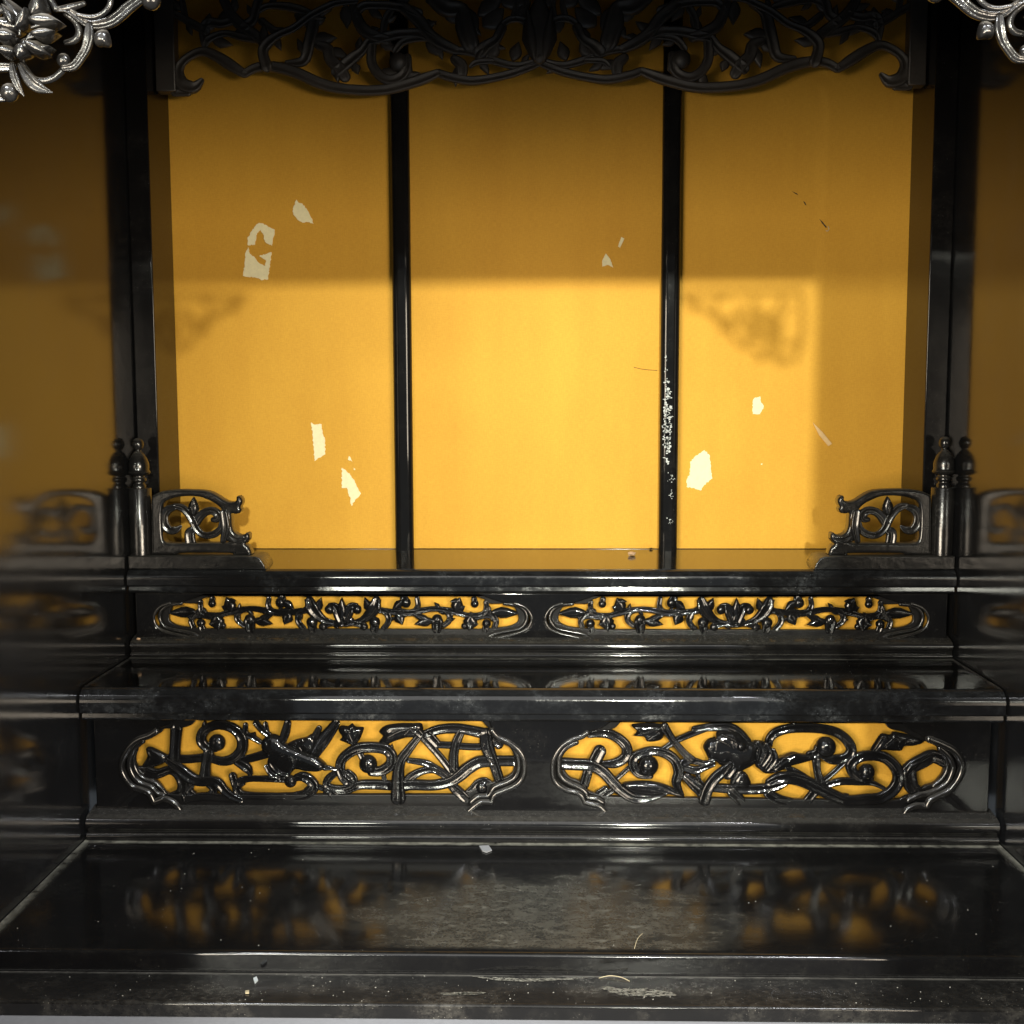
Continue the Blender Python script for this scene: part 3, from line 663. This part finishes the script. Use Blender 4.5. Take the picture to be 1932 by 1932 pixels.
# right panel
T = Trace(1600, 2100, 3.864, YS2, M['carve'], p2, fat=1.36, sprout=95); B = T.band
B([(220,590),(400,600),(560,610),(690,680),(800,795),(900,895),(1020,975),(1150,995),(1300,965),(1420,925)], [110,110,110,104,100,96,90,80,64,44], 'stem', dy=-.0006)
B([(700,600),(840,590),(950,520),(968,420),(900,330),(780,262),(650,248),(540,270)], [60,90,96,100,96,90,84,60])
B([(600,570),(665,445)], 120, 'stem'); B([(525,690),(480,850)], [90,90], 'stem'); B([(730,880),(640,935)], 56, 'stem'); B([(800,905),(700,970)], 60, 'stem'); B([(860,765),(1000,640)], 44, 'stem')
B([(1245,735),(1120,715),(1050,640),(1045,550),(1105,492),(1250,452),(1400,475),(1520,560),(1562,690),(1535,820),(1610,960)], [60,84,92,90,86,84,90,96,100,84,30])
T.berry((1215,622), 112)
T.blob([(920,825),(1060,798),(1250,800),(1400,832),(1540,900),(1645,995),(1400,925),(1300,965),(1100,965),(1000,905)], .0030, ridge=[(1000,850),(1580,950)])
B([(1395,170),(1500,330),(1620,470),(1720,560)], [80,66,66,76], 'stem', dy=-.0004); B([(1900,185),(1700,262),(1540,332),(1400,425),(1320,475)], [60,60,56,50,40], 'stem')
T.blob([(1030,150),(1380,150),(1385,300),(1300,345),(1200,345),(1160,290),(1045,280),(1085,230)], .0028)
for q in ([(1340,190),(1240,220),(1090,265)], [(1340,240),(1260,290),(1210,320)]): B(q, [26,30,16], 'leaf_vein', dy=-.0024)
B([(1590,600),(1700,560),(1850,592),(1960,565)], [80,70,50,40], 'stem'); B([(1610,640),(1750,672),(1850,645),(1960,605)], [60,80,56,46], 'leaf')
B([(1780,670),(1790,780),(1850,850)], [50,44,50], 'stem'); B([(1640,745),(1740,830),(1830,920),(1870,1010)], [80,110,110,110], 'stem')
T = Trace(2000, 2100, 3.864, YS2, M['carve'], p2, fat=1.36, sprout=95); B = T.band
T.blob([(292,400),(345,322),(430,292),(450,240),(560,205),(690,225),(780,330),(860,340),(930,370),(905,480),(880,600),(770,665),(690,705),(620,660),(600,600),(500,620),(420,562),(360,545),(318,470)], .0048, 'creature', dy=-.0004, ridge=[(420,440),(820,470)], n=4)
B([(190,205),(400,180),(590,185),(710,255),(800,350)], [60,76,84,90,80], 'stem')
T.berry((715,385), 48, dy=-.0042, name='eye'); T.berry((390,400), 62, dy=-.002); B([(360,540),(470,500),(600,505)], [30,46,40], 'claw', dy=-.003)
for q in ([(440,300),(560,360),(660,430)], [(500,250),(640,310),(740,380)], [(420,460),(540,440),(640,470)]): B(q, [26,34,24], 'fur_tuft', dy=-.0044)
T.blob([(850,352),(1000,348),(1100,440),(1140,520),(1300,462),(1400,478),(1545,490),(1560,545),(1300,622),(1150,692),(1010,712),(930,660),(880,600)], .0036, 'body', dy=-.0004, ridge=[(960,520),(1400,530)])
for q in ([(905,345),(955,430),(925,545)], [(1000,365),(1035,460),(955,600)], [(1080,430),(1095,530),(1010,650)]): B(q, [50,70,50], 'rib', dy=-.0032)
B([(1100,640),(1220,540),(1330,490)], [44,56,40], 'rib', dy=-.0030)
T.berry((1690,405), 112, dy=-.0006); B([(1500,500),(1590,480),(1620,410)], [80,100,100], 'stem')
B([(1040,400),(1055,310),(1130,240),(1300,195),(1600,195),(1800,235),(1930,325),(1985,440),(1920,530),(1770,550),(1640,500)], [70,80,86,84,84,86,92,96,96,90,60])
B([(740,470),(625,590),(455,725),(355,850),(300,1010)], [50,80,100,100,110], 'leg', dy=-.0020); B([(560,720),(620,640)], 90, 'leg', dy=-.0024); B([(690,660),(650,740),(620,810)], [80,60,40], 'leg', dy=-.001)
T.blob([(620,820),(690,700),(780,700),(840,800),(830,870),(700,880)], .0030, 'paw')
B([(380,870),(700,890),(950,885),(1150,850),(1290,780)], [80,90,96,84,50], 'stem', dy=.0004)
B([(1040,810),(1150,765),(1300,755),(1450,795),(1600,870),(1800,965),(1950,1015),(2150,1000),(2310,985),(2448,900),(2518,770),(2488,640),(2368,530),(2218,500),(2068,522),(1978,600),(1998,690),(2090,760),(2210,755)], [80,110,116,116,112,106,100,100,104,108,110,106,100,96,96,96,92,84,60], dy=-.0006)
T.berry((2158,690), 90, dy=-.0006)
B([(1250,640),(1400,720),(1580,840)], [50,64,60], 'stem'); B([(1585,560),(1600,700),(1640,820)], [80,70,90], 'stem'); B([(1910,575),(1780,700),(1640,815)], [50,50,50], 'stem')
B([(620,910),(720,1020)], 100, 'stem'); B([(1030,930),(1150,1000),(1320,1030)], [90,90,60], 'stem'); B([(1580,900),(1480,1020)], 84, 'stem')
T = Trace(2380, 2100, 3.864, YS2, M['carve'], p2, fat=1.36, sprout=95); B = T.band
T.blob([(735,445),(790,350),(862,258),(960,270),(1000,235),(1150,262),(1340,305),(1335,362),(1240,392),(1122,402),(1092,452),(980,452),(860,445),(760,465)], .0028)
for q in ([(780,430),(850,330),(880,290)], [(900,390),(980,320),(1040,300)], [(1060,340),(1160,310)]): B(q, [30,44,24], 'leaf_vein', dy=-.0024)
B([(200,850),(400,800),(600,805),(760,820),(890,880)], [60,70,66,50,36], 'leaf')
B([(1110,720),(1190,640),(1320,570),(1450,515),(1590,580)], [100,120,130,120,110], 'stem', dy=.0004); B([(1170,690),(1200,850),(1310,930)], [130,130,100], 'stem'); T.leaf((1130,690), (1290,560), 90, dy=-.001)
B([(1030,1060),(1130,1010),(1250,1000)], [50,80,80], 'stem')
pydata('worn_spot', [(x, YS2-.0035-.0006, z) for x, z in [T.p(*q) for q in ((640,660),(680,640),(715,660),(712,720),(690,750),(655,735))]], [(0,1,2,3,4,5)], M['cream'], p2, smooth=False)
box('gold_backing', -W+.006, W-.006, YR2+.0145, YR2+.0165, zq0, zq1+.006, M['gold'], lower, 0)

# ------------------------------------------------------------------ balustrades
for s, lab in ((-1, 'left-hand black carved balustrade end on the upper step, near the two big torn patches'), (1, 'right-hand black carved balustrade end on the upper step, beside the paper sliver')):
    YK = .832
    zpl = dY(300, 1049.5, .821)[1]
    bal = empty('balustrade', (s*.27, YK, Z1), lab, 'balustrade', 'balustrade ends of the upper step')
    fl = (s > 0)
    x0 = -W+.0012; x1 = dY(501, 1075, .8205)[0]
    pl = [(x0, Z1+.0004), (x1, Z1+.0004), (x1-.0012, Z1+.004), (x1-.0042, zpl-.0012), (x1-.0075, zpl), (x0, zpl)]
    board('base_plate', [(s*-x, z) for x, z in pl], [], .8205, .8482, M['rail'], bal, .0007)
    T = Trace(360, 1280, 4.39, YK, M['rail'], bal, flip=fl, fat=1.3)
    T.Y = YK-.006
    out = [(378,1600),(376,1300),(372,1000),(376,830),(420,790),(500,757),(620,737),(760,729),(900,731),(1020,736),(1130,756),(1220,800),(1310,858),(1380,888),(1440,888),(1474,868),(1480,822),(1510,812),(1548,848),(1555,900),(1530,958),(1546,985),(1520,1034),(1462,1045),(1412,1040),(1415,1100),(1422,1200),(1452,1280),(1520,1320),(1580,1310),(1612,1288),(1645,1310),(1646,1370),(1612,1418),(1600,1436),(1640,1470),(1672,1540),(1662,1600),(1480,1600),(1430,1582),(1400,1556),(1070,1552),(740,1556),(690,1590),(650,1600)]
    hol = [(540,900),(600,860),(700,830),(850,815),(1000,825),(1100,860),(1200,910),(1270,970),(1310,1050),(1322,1200),(1312,1300),(1340,1390),(1366,1416),(1000,1420),(700,1425),(580,1415),(535,1370),(520,1250),(515,1100),(520,980)]
    zlow = zpl+.0001
    po = [T.p(*q) for q in out[:-1]]
    oc = [(x, max(z, zlow)) for x, z in catmull(po, 4)]
    board('rail_frame', oc, [catmull([T.p(*q) for q in hol], 4, True)], YK-.006, YK+.005, M['rail'], bal, .0022, 4)
    T.Y = YK-.002; B = T.band
    B([(690,955),(600,990),(552,1070),(565,1180),(625,1250),(700,1250),(765,1205)], [60,90,100,104,90,76,30], groove=True)
    B([(680,940),(780,962),(865,1040),(925,1130),(962,1220),(1025,1292),(1100,1322),(1205,1300),(1285,1225),(1305,1090)], [50,80,86,90,86,76,72,76,70,60], groove=True)
    B([(955,1170),(1005,1085),(1080,1022),(1170,1002),(1240,1045),(1230,1105),(1175,1120)], [90,96,84,84,96,84,50])
    T.leaf((945,1060), (950,815), 128, .003, 'flower_bud', dy=-.003)
    B([(930,1250),(885,1295),(900,1420)], [80,110,120], 'leaf'); B([(1330,1390),(1365,1200),(1340,1010)], [60,90,80], 'leaf', dy=-.004)
    B([(1420,1310),(1500,1370),(1600,1360)], [50,80,60], 'leaf', dy=-.003)
    for k in range(12):
        T.berry((920+random.uniform(0, 52), 850+random.uniform(0, 120)), 12, dy=-.0058, name='bud_scale')
    cx, _ = onY(360+237/4.39, 1500, YK); rr = T.m(1)
    zc = lambda v: onY(412, 1280+v/4.39, YK)[1]
    cxw = -cx if fl else cx
    col = [(150*rr, zlow), (150*rr, zc(715)), (146*rr, zc(708)), (90*rr, zc(705))]
    po_ = lathe('post', col, cxw, YK, M['rail'], bal)
    fin = [(86*rr, zc(706)), (88*rr, zc(670)), (70*rr, zc(650)), (70*rr, zc(635)), (92*rr, zc(620)), (98*rr, zc(600)), (92*rr, zc(578)), (72*rr, zc(562)), (72*rr, zc(552)), (120*rr, zc(540)), (142*rr, zc(520)), (150*rr, zc(505)), (140*rr, zc(490)), (132*rr, zc(470)), (136*rr, zc(420)), (128*rr, zc(370)), (104*rr, zc(310)), (76*rr, zc(265)), (48*rr, zc(235)), (36*rr, zc(224)), (36*rr, zc(214)), (56*rr, zc(200)), (72*rr, zc(170)), (76*rr, zc(140)), (70*rr, zc(105)), (50*rr, zc(75)), (24*rr, zc(60)), (2*rr, zc(57))]
    lathe('finial', fin, cxw, YK, M['rail'], po_)

# ------------------------------------------------------------------ carved valance in front of the gold panels
YV = .872
val = empty('carved_valance', (0, YV, ZT-.02), 'dull black openwork valance of leafy scrolls hanging across the top, before the gold panels', 'valance')
xa = onY(1593, 100, YV)[0]
T0 = Trace(480, 0, 3.22, YV, M['valance'], val)
ztopv = T0.p(0, -260)[1]
box('top_rail', -XP+.0006, XP-.0006, YV-.005, YV+.006, ztopv, ZT-.0008, M['valance'], val, .001)
for mir in (None, xa):
    T = Trace(480, 0, 3.22, YV, M['valance'], val, mx=mir, fat=1.04, sprout=150); B = T.band
    e0 = T.p(118, 0)[0]; e1 = math.copysign(XP-.0008, e0); a, b = sorted((e0, e1))
    zb_ = T.p(0, 885)[1]
    box('side_rail', a, b, YV-.005, YV+.006, zb_, ztopv-.0005, M['valance'], val, .001)
    B([(375,765),(300,832),(190,800),(150,690),(195,590),(300,515),(400,492),(520,540),(650,622),(780,705)], [50,110,126,106,80,80,88,100,106,76], 'border_rail')
    B([(780,705),(880,650),(1000,632),(1150,655),(1300,705),(1450,775),(1600,825),(1750,850),(1940,862),(2139,850),(2339,798),(2489,748),(2619,695)], [76,86,94,104,104,104,100,96,96,96,100,100,76], 'border_rail')
    B([(2619,695),(2739,735),(2939,768),(3139,742),(3339,695),(3489,640),(3580,600)], [76,84,84,78,76,72,64], 'border_rail')
    B([(150,830),(110,880),(250,880)], 70, 'border_rail')
    B([(1000,650),(970,560),(965,480),(1010,415),(1110,340),(1255,275),(1400,165),(1550,85),(1660,40),(1850,20)], [110,100,100,100,76,70,70,70,60,50], dy=-.002)
    B([(1000,430),(880,335),(760,250),(680,175),(620,80),(560,-60)], [100,100,104,100,90,90]); B([(780,255),(860,190),(885,100),(930,-60)], [100,84,84,80])
    B([(400,450),(430,385),(520,335),(625,320),(760,355),(920,380)], [50,70,66,60,76,70]); B([(400,430),(385,290),(440,215),(560,225),(680,190)], [60,76,90,84,80])
    T.leaf((430,240), (450,130), 80); B([(110,130),(200,175),(300,235),(420,300)], [70,70,76,80]); B([(220,200),(200,80),(180,-40)], [60,60,50])
    B([(940,200),(1060,290),(1140,290)], [70,70,60]); B([(900,110),(1000,60),(1150,60),(1300,90),(1420,130)], [60,60,76,80,50])
    B([(1180,600),(1340,580),(1390,430),(1420,300),(1460,160),(1580,70)], [50,96,110,110,100,76]); T.leaf((1420,380), (1660,360), 130); B([(1480,430),(1570,470),(1600,570),(1680,650),(1740,740)], [80,110,110,120,100])
    B([(1650,690),(1790,570),(1890,490),(1960,400),(2040,375),(2240,325),(2420,318)], [110,110,84,80,96,90,80]); T.leaf((1820,600), (1860,710), 90)
    T.leaf((1740,40), (1755,275), 120); B([(1810,60),(1890,255),(2000,335),(2140,385)], [80,110,110,90])
    B([(1830,150),(1905,60),(2040,50),(2160,55),(2300,80),(2440,130)], [70,84,76,80,84,90]); B([(2100,310),(2115,200),(2170,100)], [60,70,70])
    B([(1990,420),(1990,600),(2070,722),(2170,762),(2280,720),(2325,620),(2290,540)], [90,90,92,92,96,90,60]); T.berry((2240,590), 84)
    B([(2210,490),(2280,405),(2390,372),(2540,370),(2630,410)], [60,70,64,56,50]); B([(2290,70),(2440,200),(2540,330),(2650,415),(2790,480)], [110,116,110,110,90]); B([(2230,320),(2440,320),(2610,400)], [70,90,80])
    B([(2330,540),(2340,680)], 70)
    B([(2560,-40),(2700,80),(2840,100),(2880,260),(2930,430)], [150,160,140,180,160]); T.leaf((2880,200), (2620,40), 170); T.leaf((2990,300), (2860,40), 140); T.leaf((3050,260), (3250,80), 200); T.leaf((3000,150), (3240,-40), 160)
    B([(2790,480),(2940,500),(3140,575),(3340,625),(3489,605),(3584,560)], [70,76,76,70,66,60]); B([(2770,560),(2840,620),(2850,700)], [80,110,100]); B([(2930,640),(2990,600),(3139,590)], [40,56,50], dy=-.002)
    B([(3020,500),(3080,440),(3170,380),(3230,260)], [140,110,90,90]); T.leaf((3100,560), (3200,380), 130); T.leaf((3330,580), (3390,395), 120)
    B([(3220,250),(3300,190),(3420,190),(3500,260)], [60,66,70,80]); B([(3330,190),(3360,60),(3350,-60)], [60,56,70]); B([(3440,180),(3460,60),(3450,-40)], [60,56,70])
    T.leaf((3240,60), (3340,-60), 200)
T = Trace(480, 0, 3.22, YV-.001, M['valance'], val)
T.leaf((3584,620), (3584,-80), 330, .004, 'flower'); T.berry((3584,552), 26, dy=-.003, name='flower_eye')
for dx in (-1, 1): T.leaf((3584+dx*40,600), (3584+dx*120,60), 120, .004, 'petal', dy=-.001)

# ------------------------------------------------------------------ front corner brackets
for s, lab in ((-1, 'shiny carved corner bracket at top left with a peony flower and scroll stems'), (1, 'shiny carved corner bracket cropped at the top right, with curling stems')):
    YC = .440
    br = empty('corner_bracket', (s*.2, YC, CZ+.166), lab, 'carved bracket', 'corner brackets of the front lintel')
    T = Trace(0, 0, 3.864, YC, M['bracket'], br, flip=(s > 0)); B = T.band
    T.berry((1725,0), 112); B([(1780,-60),(1860,-160),(1960,-220)], [110,120,110])
    B([(1720,-60),(1600,0),(1480,85),(1350,200),(1245,262),(1100,290),(980,262),(880,190),(760,112),(640,108)], [110,110,130,130,126,110,84,80,76,60], groove=True)
    B([(960,40),(800,90),(660,105)], [60,90,60]); B([(1300,-80),(1290,80),(1205,190),(1075,228),(920,200)], [70,70,64,56,40], dy=-.003)
    B([(1030,280),(1030,420),(1000,560),(930,680),(850,770),(730,790)], [70,120,110,100,100,70], groove=True, dy=-.001)
    T.blob([(1090,385),(1220,342),(1265,520),(1180,530),(1090,515)], .003, 'leaf')
    B([(720,130),(840,230),(880,350),(830,440),(720,470)], [70,80,84,84,60], dy=.002)
    B([(720,800),(620,890),(500,925),(380,900),(300,800),(255,710)], [80,76,74,76,76,60]); T.berry((725,690), 78, name='knot')
    B([(165,750),(190,880),(240,1010),(300,1110)], [60,96,80,14], 'leaf', dy=-.002); B([(255,760),(360,920),(470,1020),(620,1072)], [60,130,120,14], 'leaf', dy=-.002)
    B([(-160,760),(0,775),(160,770)], [120,110,90]); T.berry((110,1060), 104); B([(100,1110),(-20,1120),(-150,1060),(-230,950)], [90,96,100,100])
    B([(-60,60),(0,110),(60,130)], [80,90,60]); B([(-80,20),(-20,150)], 100)
    for a, b, wd, h, dy in (((340,380),(110,0),190,.006,-.002), ((450,250),(545,0),230,.006,-.002), ((430,300),(800,330),200,.006,-.004), ((470,480),(760,450),150,.006,-.005), ((430,650),(670,590),150,.005,-.003), ((330,400),(-20,300),230,.006,-.003), ((300,500),(0,470),190,.006,-.005), ((260,660),(30,600),150,.005,-.003), ((330,560),(300,730),220,.005,-.003), ((320,420),(430,180),170,.006,-.005), ((280,380),(160,140),150,.006,-.005), ((380,540),(640,690),170,.005,-.004)):
        T.leaf(a, b, wd, h, 'petal', dy)
    for a, b in (((330,370),(250,260)), ((330,370),(420,260)), ((290,500),(140,410)), ((410,550),(490,440)), ((340,480),(340,400)), ((420,520),(700,480)), ((470,400),(740,350))):
        B([a, ((a[0]+b[0])/2, (a[1]+b[1])/2-12), b], [30, 34, 20], 'stamen', dy=-.0085)
    T.berry((360,570), 90, dy=-.004, name='flower_heart')
    # unseen continuation up to the lintel and out to the jamb
    B([(1960,-220),(1700,-230),(1300,-240),(800,-240),(300,-240),(-300,-240)], 120, 'border_rail')
    B([(1300,-80),(1150,-160),(1000,-230)], 90); B([(640,108),(560,-60),(600,-200)], 80); B([(-230,950),(-300,700),(-330,300),(-330,-200)], 110, 'border_rail'); B([(-150,770),(-260,700)], 100); B([(100,0),(40,-120),(100,-230)], 90)

# ------------------------------------------------------------------ small bits lying about
def lump(name, loc, r, mat, label, cat, group=None, flat=.6):
    bm = bmesh.new(); bmesh.ops.create_icosphere(bm, subdivisions=2, radius=r)
    for v in bm.verts:
        k = 1+random.uniform(-.28, .28); v.co = Vector((v.co.x*k*1.2, v.co.y*k, v.co.z*k*flat))
    zmin = min(v.co.z for v in bm.verts)
    for v in bm.verts: v.co += Vector((loc[0], loc[1], loc[2]-zmin))
    me = bpy.data.meshes.new(name); bm.to_mesh(me); bm.free()
    o = link(name, me, mat, None, ang=30); o['label'] = label; o['category'] = cat
    if group: o['group'] = group
    return o
def top_tread_z(y): return Z1+.0002+(Z1B-Z1-.0002)*(y-Y1-.0062)/(YB-.0008-Y1-.0062)
p = dZ(1192, 1052, Z1+.002)
lump('crumb', (p[0], p[1], top_tread_z(p[1])+.0001), .0026, M['crumb'], 'pale crumb on the reflective top tread, before the middle gold panel', 'crumb')
p = dZ(1226, 1034, Z1B); lump('lint_ball', (p[0], YB-.004, top_tread_z(YB-.004)+.0001), .0011, M['dark'], 'tiny dark fluff at the foot of the middle gold panel', 'fluff')
p = dY(258, 1222, Y3); lump('crumb', (p[0], Y3+.004, zb1t+.0001), .0013, M['crumb'], 'tiny orange crumb on the upper baseboard at its left end', 'crumb')
def flake(name, pts, z, mat, label, cat):
    P = [dZ(x, y, z) for x, y in pts]; n = len(P)
    v = [(p[0], p[1], z+.0003) for p in P]+[(p[0], p[1], z+.0009) for p in P]
    f = [tuple(range(n)), tuple(range(n, 2*n))]+[(i, (i+1) % n, n+(i+1) % n, n+i) for i in range(n)]
    o = pydata(name, v, f, M[mat], None, smooth=False); o['label'] = label; o['category'] = cat
flake('paint_flake', [(904,1598),(922,1597),(928,1606),(918,1610),(910,1607)], Z4, 'flake', 'grey flake lying on the base shelf against the baseboard, left of centre', 'paint flake')
flake('paint_flake', [(1277,1819),(1283,1816),(1287,1821),(1281,1825)], ZS, 'cream', 'white chip on the front sill right of centre', 'paint flake')
flake('paint_flake', [(478,1848),(484,1845),(487,1852),(481,1858)], ZS, 'chip', 'pale blue-white chip on the front sill, left of centre', 'paint flake')
flake('paint_flake', [(463,1872),(470,1871),(470,1876),(463,1876)], ZS, 'lint', 'small yellowish chip near the sill edge at left', 'paint flake')
def hair(pts, z, r, label, arch=.002):
    n = len(pts); P = []
    for i, (x, y) in enumerate(pts):
        q = dZ(x, y, z); P.append((q[0], q[1], z+r+arch*math.sin(math.pi*i/(n-1))))
    P = catmull(P, 6); v = []; f = []
    for i, q in enumerate(P):
        a = Vector(P[max(0, i-1)]); b = Vector(P[min(len(P)-1, i+1)]); d = (b-a).normalized(); sx = d.cross(Vector((0, 0, 1))).normalized(); sz = sx.cross(d)
        for k in range(5): an = 2*math.pi*k/5; v.append(tuple(Vector(q)+sx*r*math.cos(an)+sz*r*math.sin(an)))
    for i in range(len(P)-1):
        for k in range(5): a = i*5+k; b = i*5+(k+1) % 5; f.append((a, b, b+5, a+5))
    f.append(tuple(range(5))); f.append(tuple((len(P)-1)*5+k for k in range(5)))
    o = pydata('hair', v, f, M['lint'], None); o['label'] = label; o['category'] = 'hair'
hair([(1212,1762),(1203,1775),(1197,1790)], Z4, .00018, 'pale bristle standing over the shelf edge right of the scuffed patch', .001)
hair([(1130,1846),(1150,1844),(1172,1847),(1188,1852)], ZS, .0002, 'pale curved bristle lying on the front sill right of centre', .0008)
# loose dust specks
vv = []; ff = []
def speck(x, y, z, r):
    i = len(vv); n = 4; ph = random.random()*6
    for k in range(n): vv.append((x+r*math.cos(ph+k*1.57)*random.uniform(.6, 1.4), y+r*math.sin(ph+k*1.57)*random.uniform(.6, 1.4), z))
    vv.append((x, y, z+r*.9)); ff.extend([(i+k, i+(k+1) % n, i+4) for k in range(n)])
for k in range(380):
    t = random.random()
    if t < .40: speck(random.uniform(-.25, .25), random.uniform(YS+.002, Y5-.002), ZS+.0002, random.choice((.00012, .00018, .0002, .0004)))
    elif t < .75: speck(random.uniform(-.29, .29), random.uniform(Y5+.002, Y4-.001), Z4+.0001, random.choice((.0001, .00014, .0002, .0004)))
    elif t < .9: speck(random.uniform(-.29, .29), random.uniform(Y2+.01, Y3), Z2+.0001, random.choice((.0001, .00014, .0002)))
    else:
        y = random.uniform(Y1+.01, YB-.003); speck(random.uniform(-.27, .27), y, top_tread_z(y)+.0001, random.choice((.0001, .00014, .0002)))
me = bpy.data.meshes.new('dust_specks'); me.from_pydata(vv, [], ff)
o = link('dust_specks', me, M['speck'], None, smooth=False); o['kind'] = 'stuff'; o['label'] = 'loose pale dust specks scattered over the steps'; o['category'] = 'dust'

# ------------------------------------------------------------------ grey ledge in front
o = box('ledge', -.6, .6, YS-.03, YS+.02, ZG-.02, ZG-.0003, M['ledge'], None, .001)
o['kind'] = 'structure'
